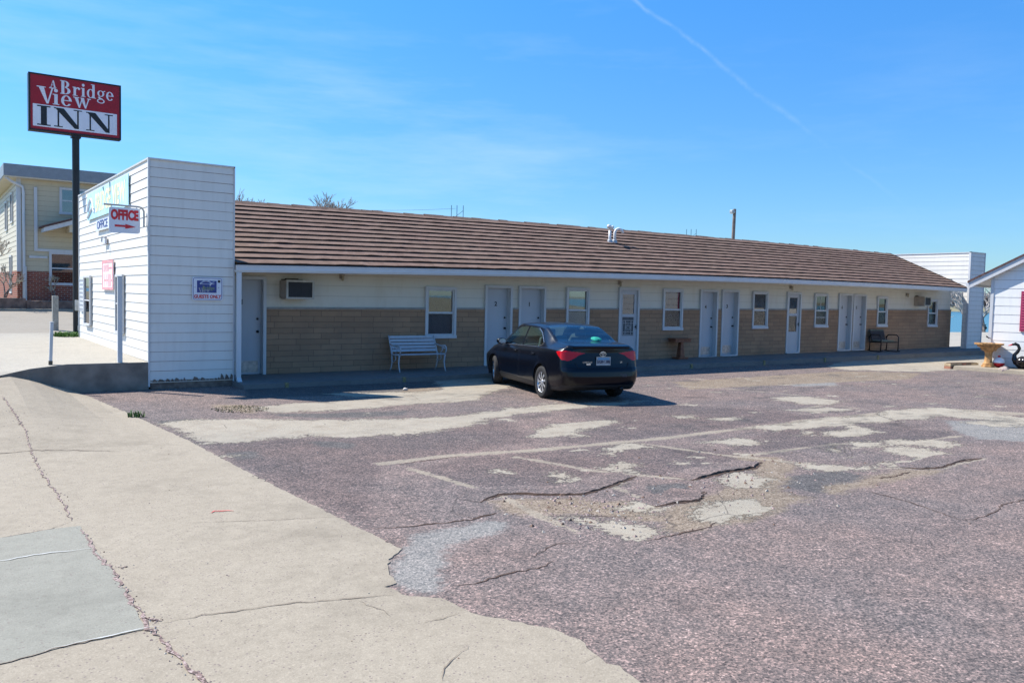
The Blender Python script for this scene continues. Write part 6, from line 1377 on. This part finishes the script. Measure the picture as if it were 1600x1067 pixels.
# cabin
MAT['seat'] = plain('grey_seat_cloth', (.20, .21, .21), .85, var=.2, scale=12); MAT['cabin'] = plain('cabin_trim', (.07, .075, .08), .8, var=.2)
q = MB(); q.box(-.76, -.25, .28, .76, 2.45, .34); q.box(-.78, -.25, .34, -.74, 2.3, .92); q.box(.74, -.25, .34, .78, 2.3, .92); q.box(-.72, 2.1, .34, .72, 2.45, .93); q.box(-.62, -.30, 1.06, .62, .02, 1.09); q.box(-.70, -.30, .34, .70, -.24, 1.06)
cb_ = q.build('cabin_tub', MAT['cabin'], car)
q = MB(); q.smooth = False
q.box(-.64, -.06, .50, .64, .45, .62); q.hexa([(-.62, .14, .60), (.62, .14, .60), (.62, .28, .60), (-.62, .28, .60), (-.60, .03, 1.11), (.60, .03, 1.11), (.60, .13, 1.11), (-.60, .13, 1.11)])
q.build('rear_seat', MAT['seat'], car, bevel=.03)
for sx in (-.40, .40): q = MB(); q.box(sx-.11, .03, 1.10, sx+.11, .11, 1.23); q.build('headrest', MAT['seat'], car, bevel=.03)
for sx in (-.36, .36):
    q = MB(); q.box(sx-.24, .95, .45, sx+.24, 1.45, .60); q.hexa([(sx-.23, .92, .58), (sx+.23, .92, .58), (sx+.23, 1.05, .58), (sx-.23, 1.05, .58), (sx-.20, .72, 1.16), (sx+.20, .72, 1.16), (sx+.20, .83, 1.16), (sx-.20, .83, 1.16)])
    so_ = q.build('front_seat', MAT['seat'], car, bevel=.03)
    q = MB(); q.box(sx-.12, .70, 1.17, sx+.12, .80, 1.33); q.build('headrest', MAT['seat'], so_, bevel=.03)
q = MB(); q.smooth = True; q.tube([(-.36+.18*math.cos(t*.4), 1.72+.05*math.sin(t*.4), .93+.17*math.sin(t*.4)) for t in range(17)], .014, 6); q.build('steering_wheel', MAT['black'], car)
# rear shelf things: turquoise cap-like bundle and a folded paper
cm_w = Matrix.LocRotScale(car.location, car.rotation_euler, car.scale)
gp = cm_w @ Vector((.25, -.09, 1.09))
hat = empty('turquoise_cap', gp, 'turquoise cap lying on the rear shelf inside the car', 'cap', rad(20))
MAT['turq'] = plain('turquoise_cloth', (.015, .33, .23), .8, var=.3, scale=16)
q = MB(); q.smooth = True; q.lathe([(.17, .0), (.175, .03), (.155, .08), (.09, .112), (.03, .122), (0, .124)], n=22); q.build('crown', MAT['turq'], hat)
q = MB(); q.smooth = True; vs = [(0, 0, .01)]+[((.24 if abs(t-6) < 5 else .16)*math.cos(-.9+t*.15), (.24 if abs(t-6) < 5 else .16)*math.sin(-.9+t*.15), .01+.012*abs(t-6)/6) for t in range(13)]; q.add(vs, [(0, k, k+1) for k in range(1, 13)]); q.build('peak', MAT['turq'], hat)
fp = cm_w @ Vector((-.08, -.13, 1.091)); q = MB(); q.box(-.13, -.05, 0, .13, .05, .03); o = q.build('paper_pad', MAT['signwhite'], loc=fp, bevel=.006); tag(o, 'white folded papers lying in the middle of the rear shelf of the car', 'papers')
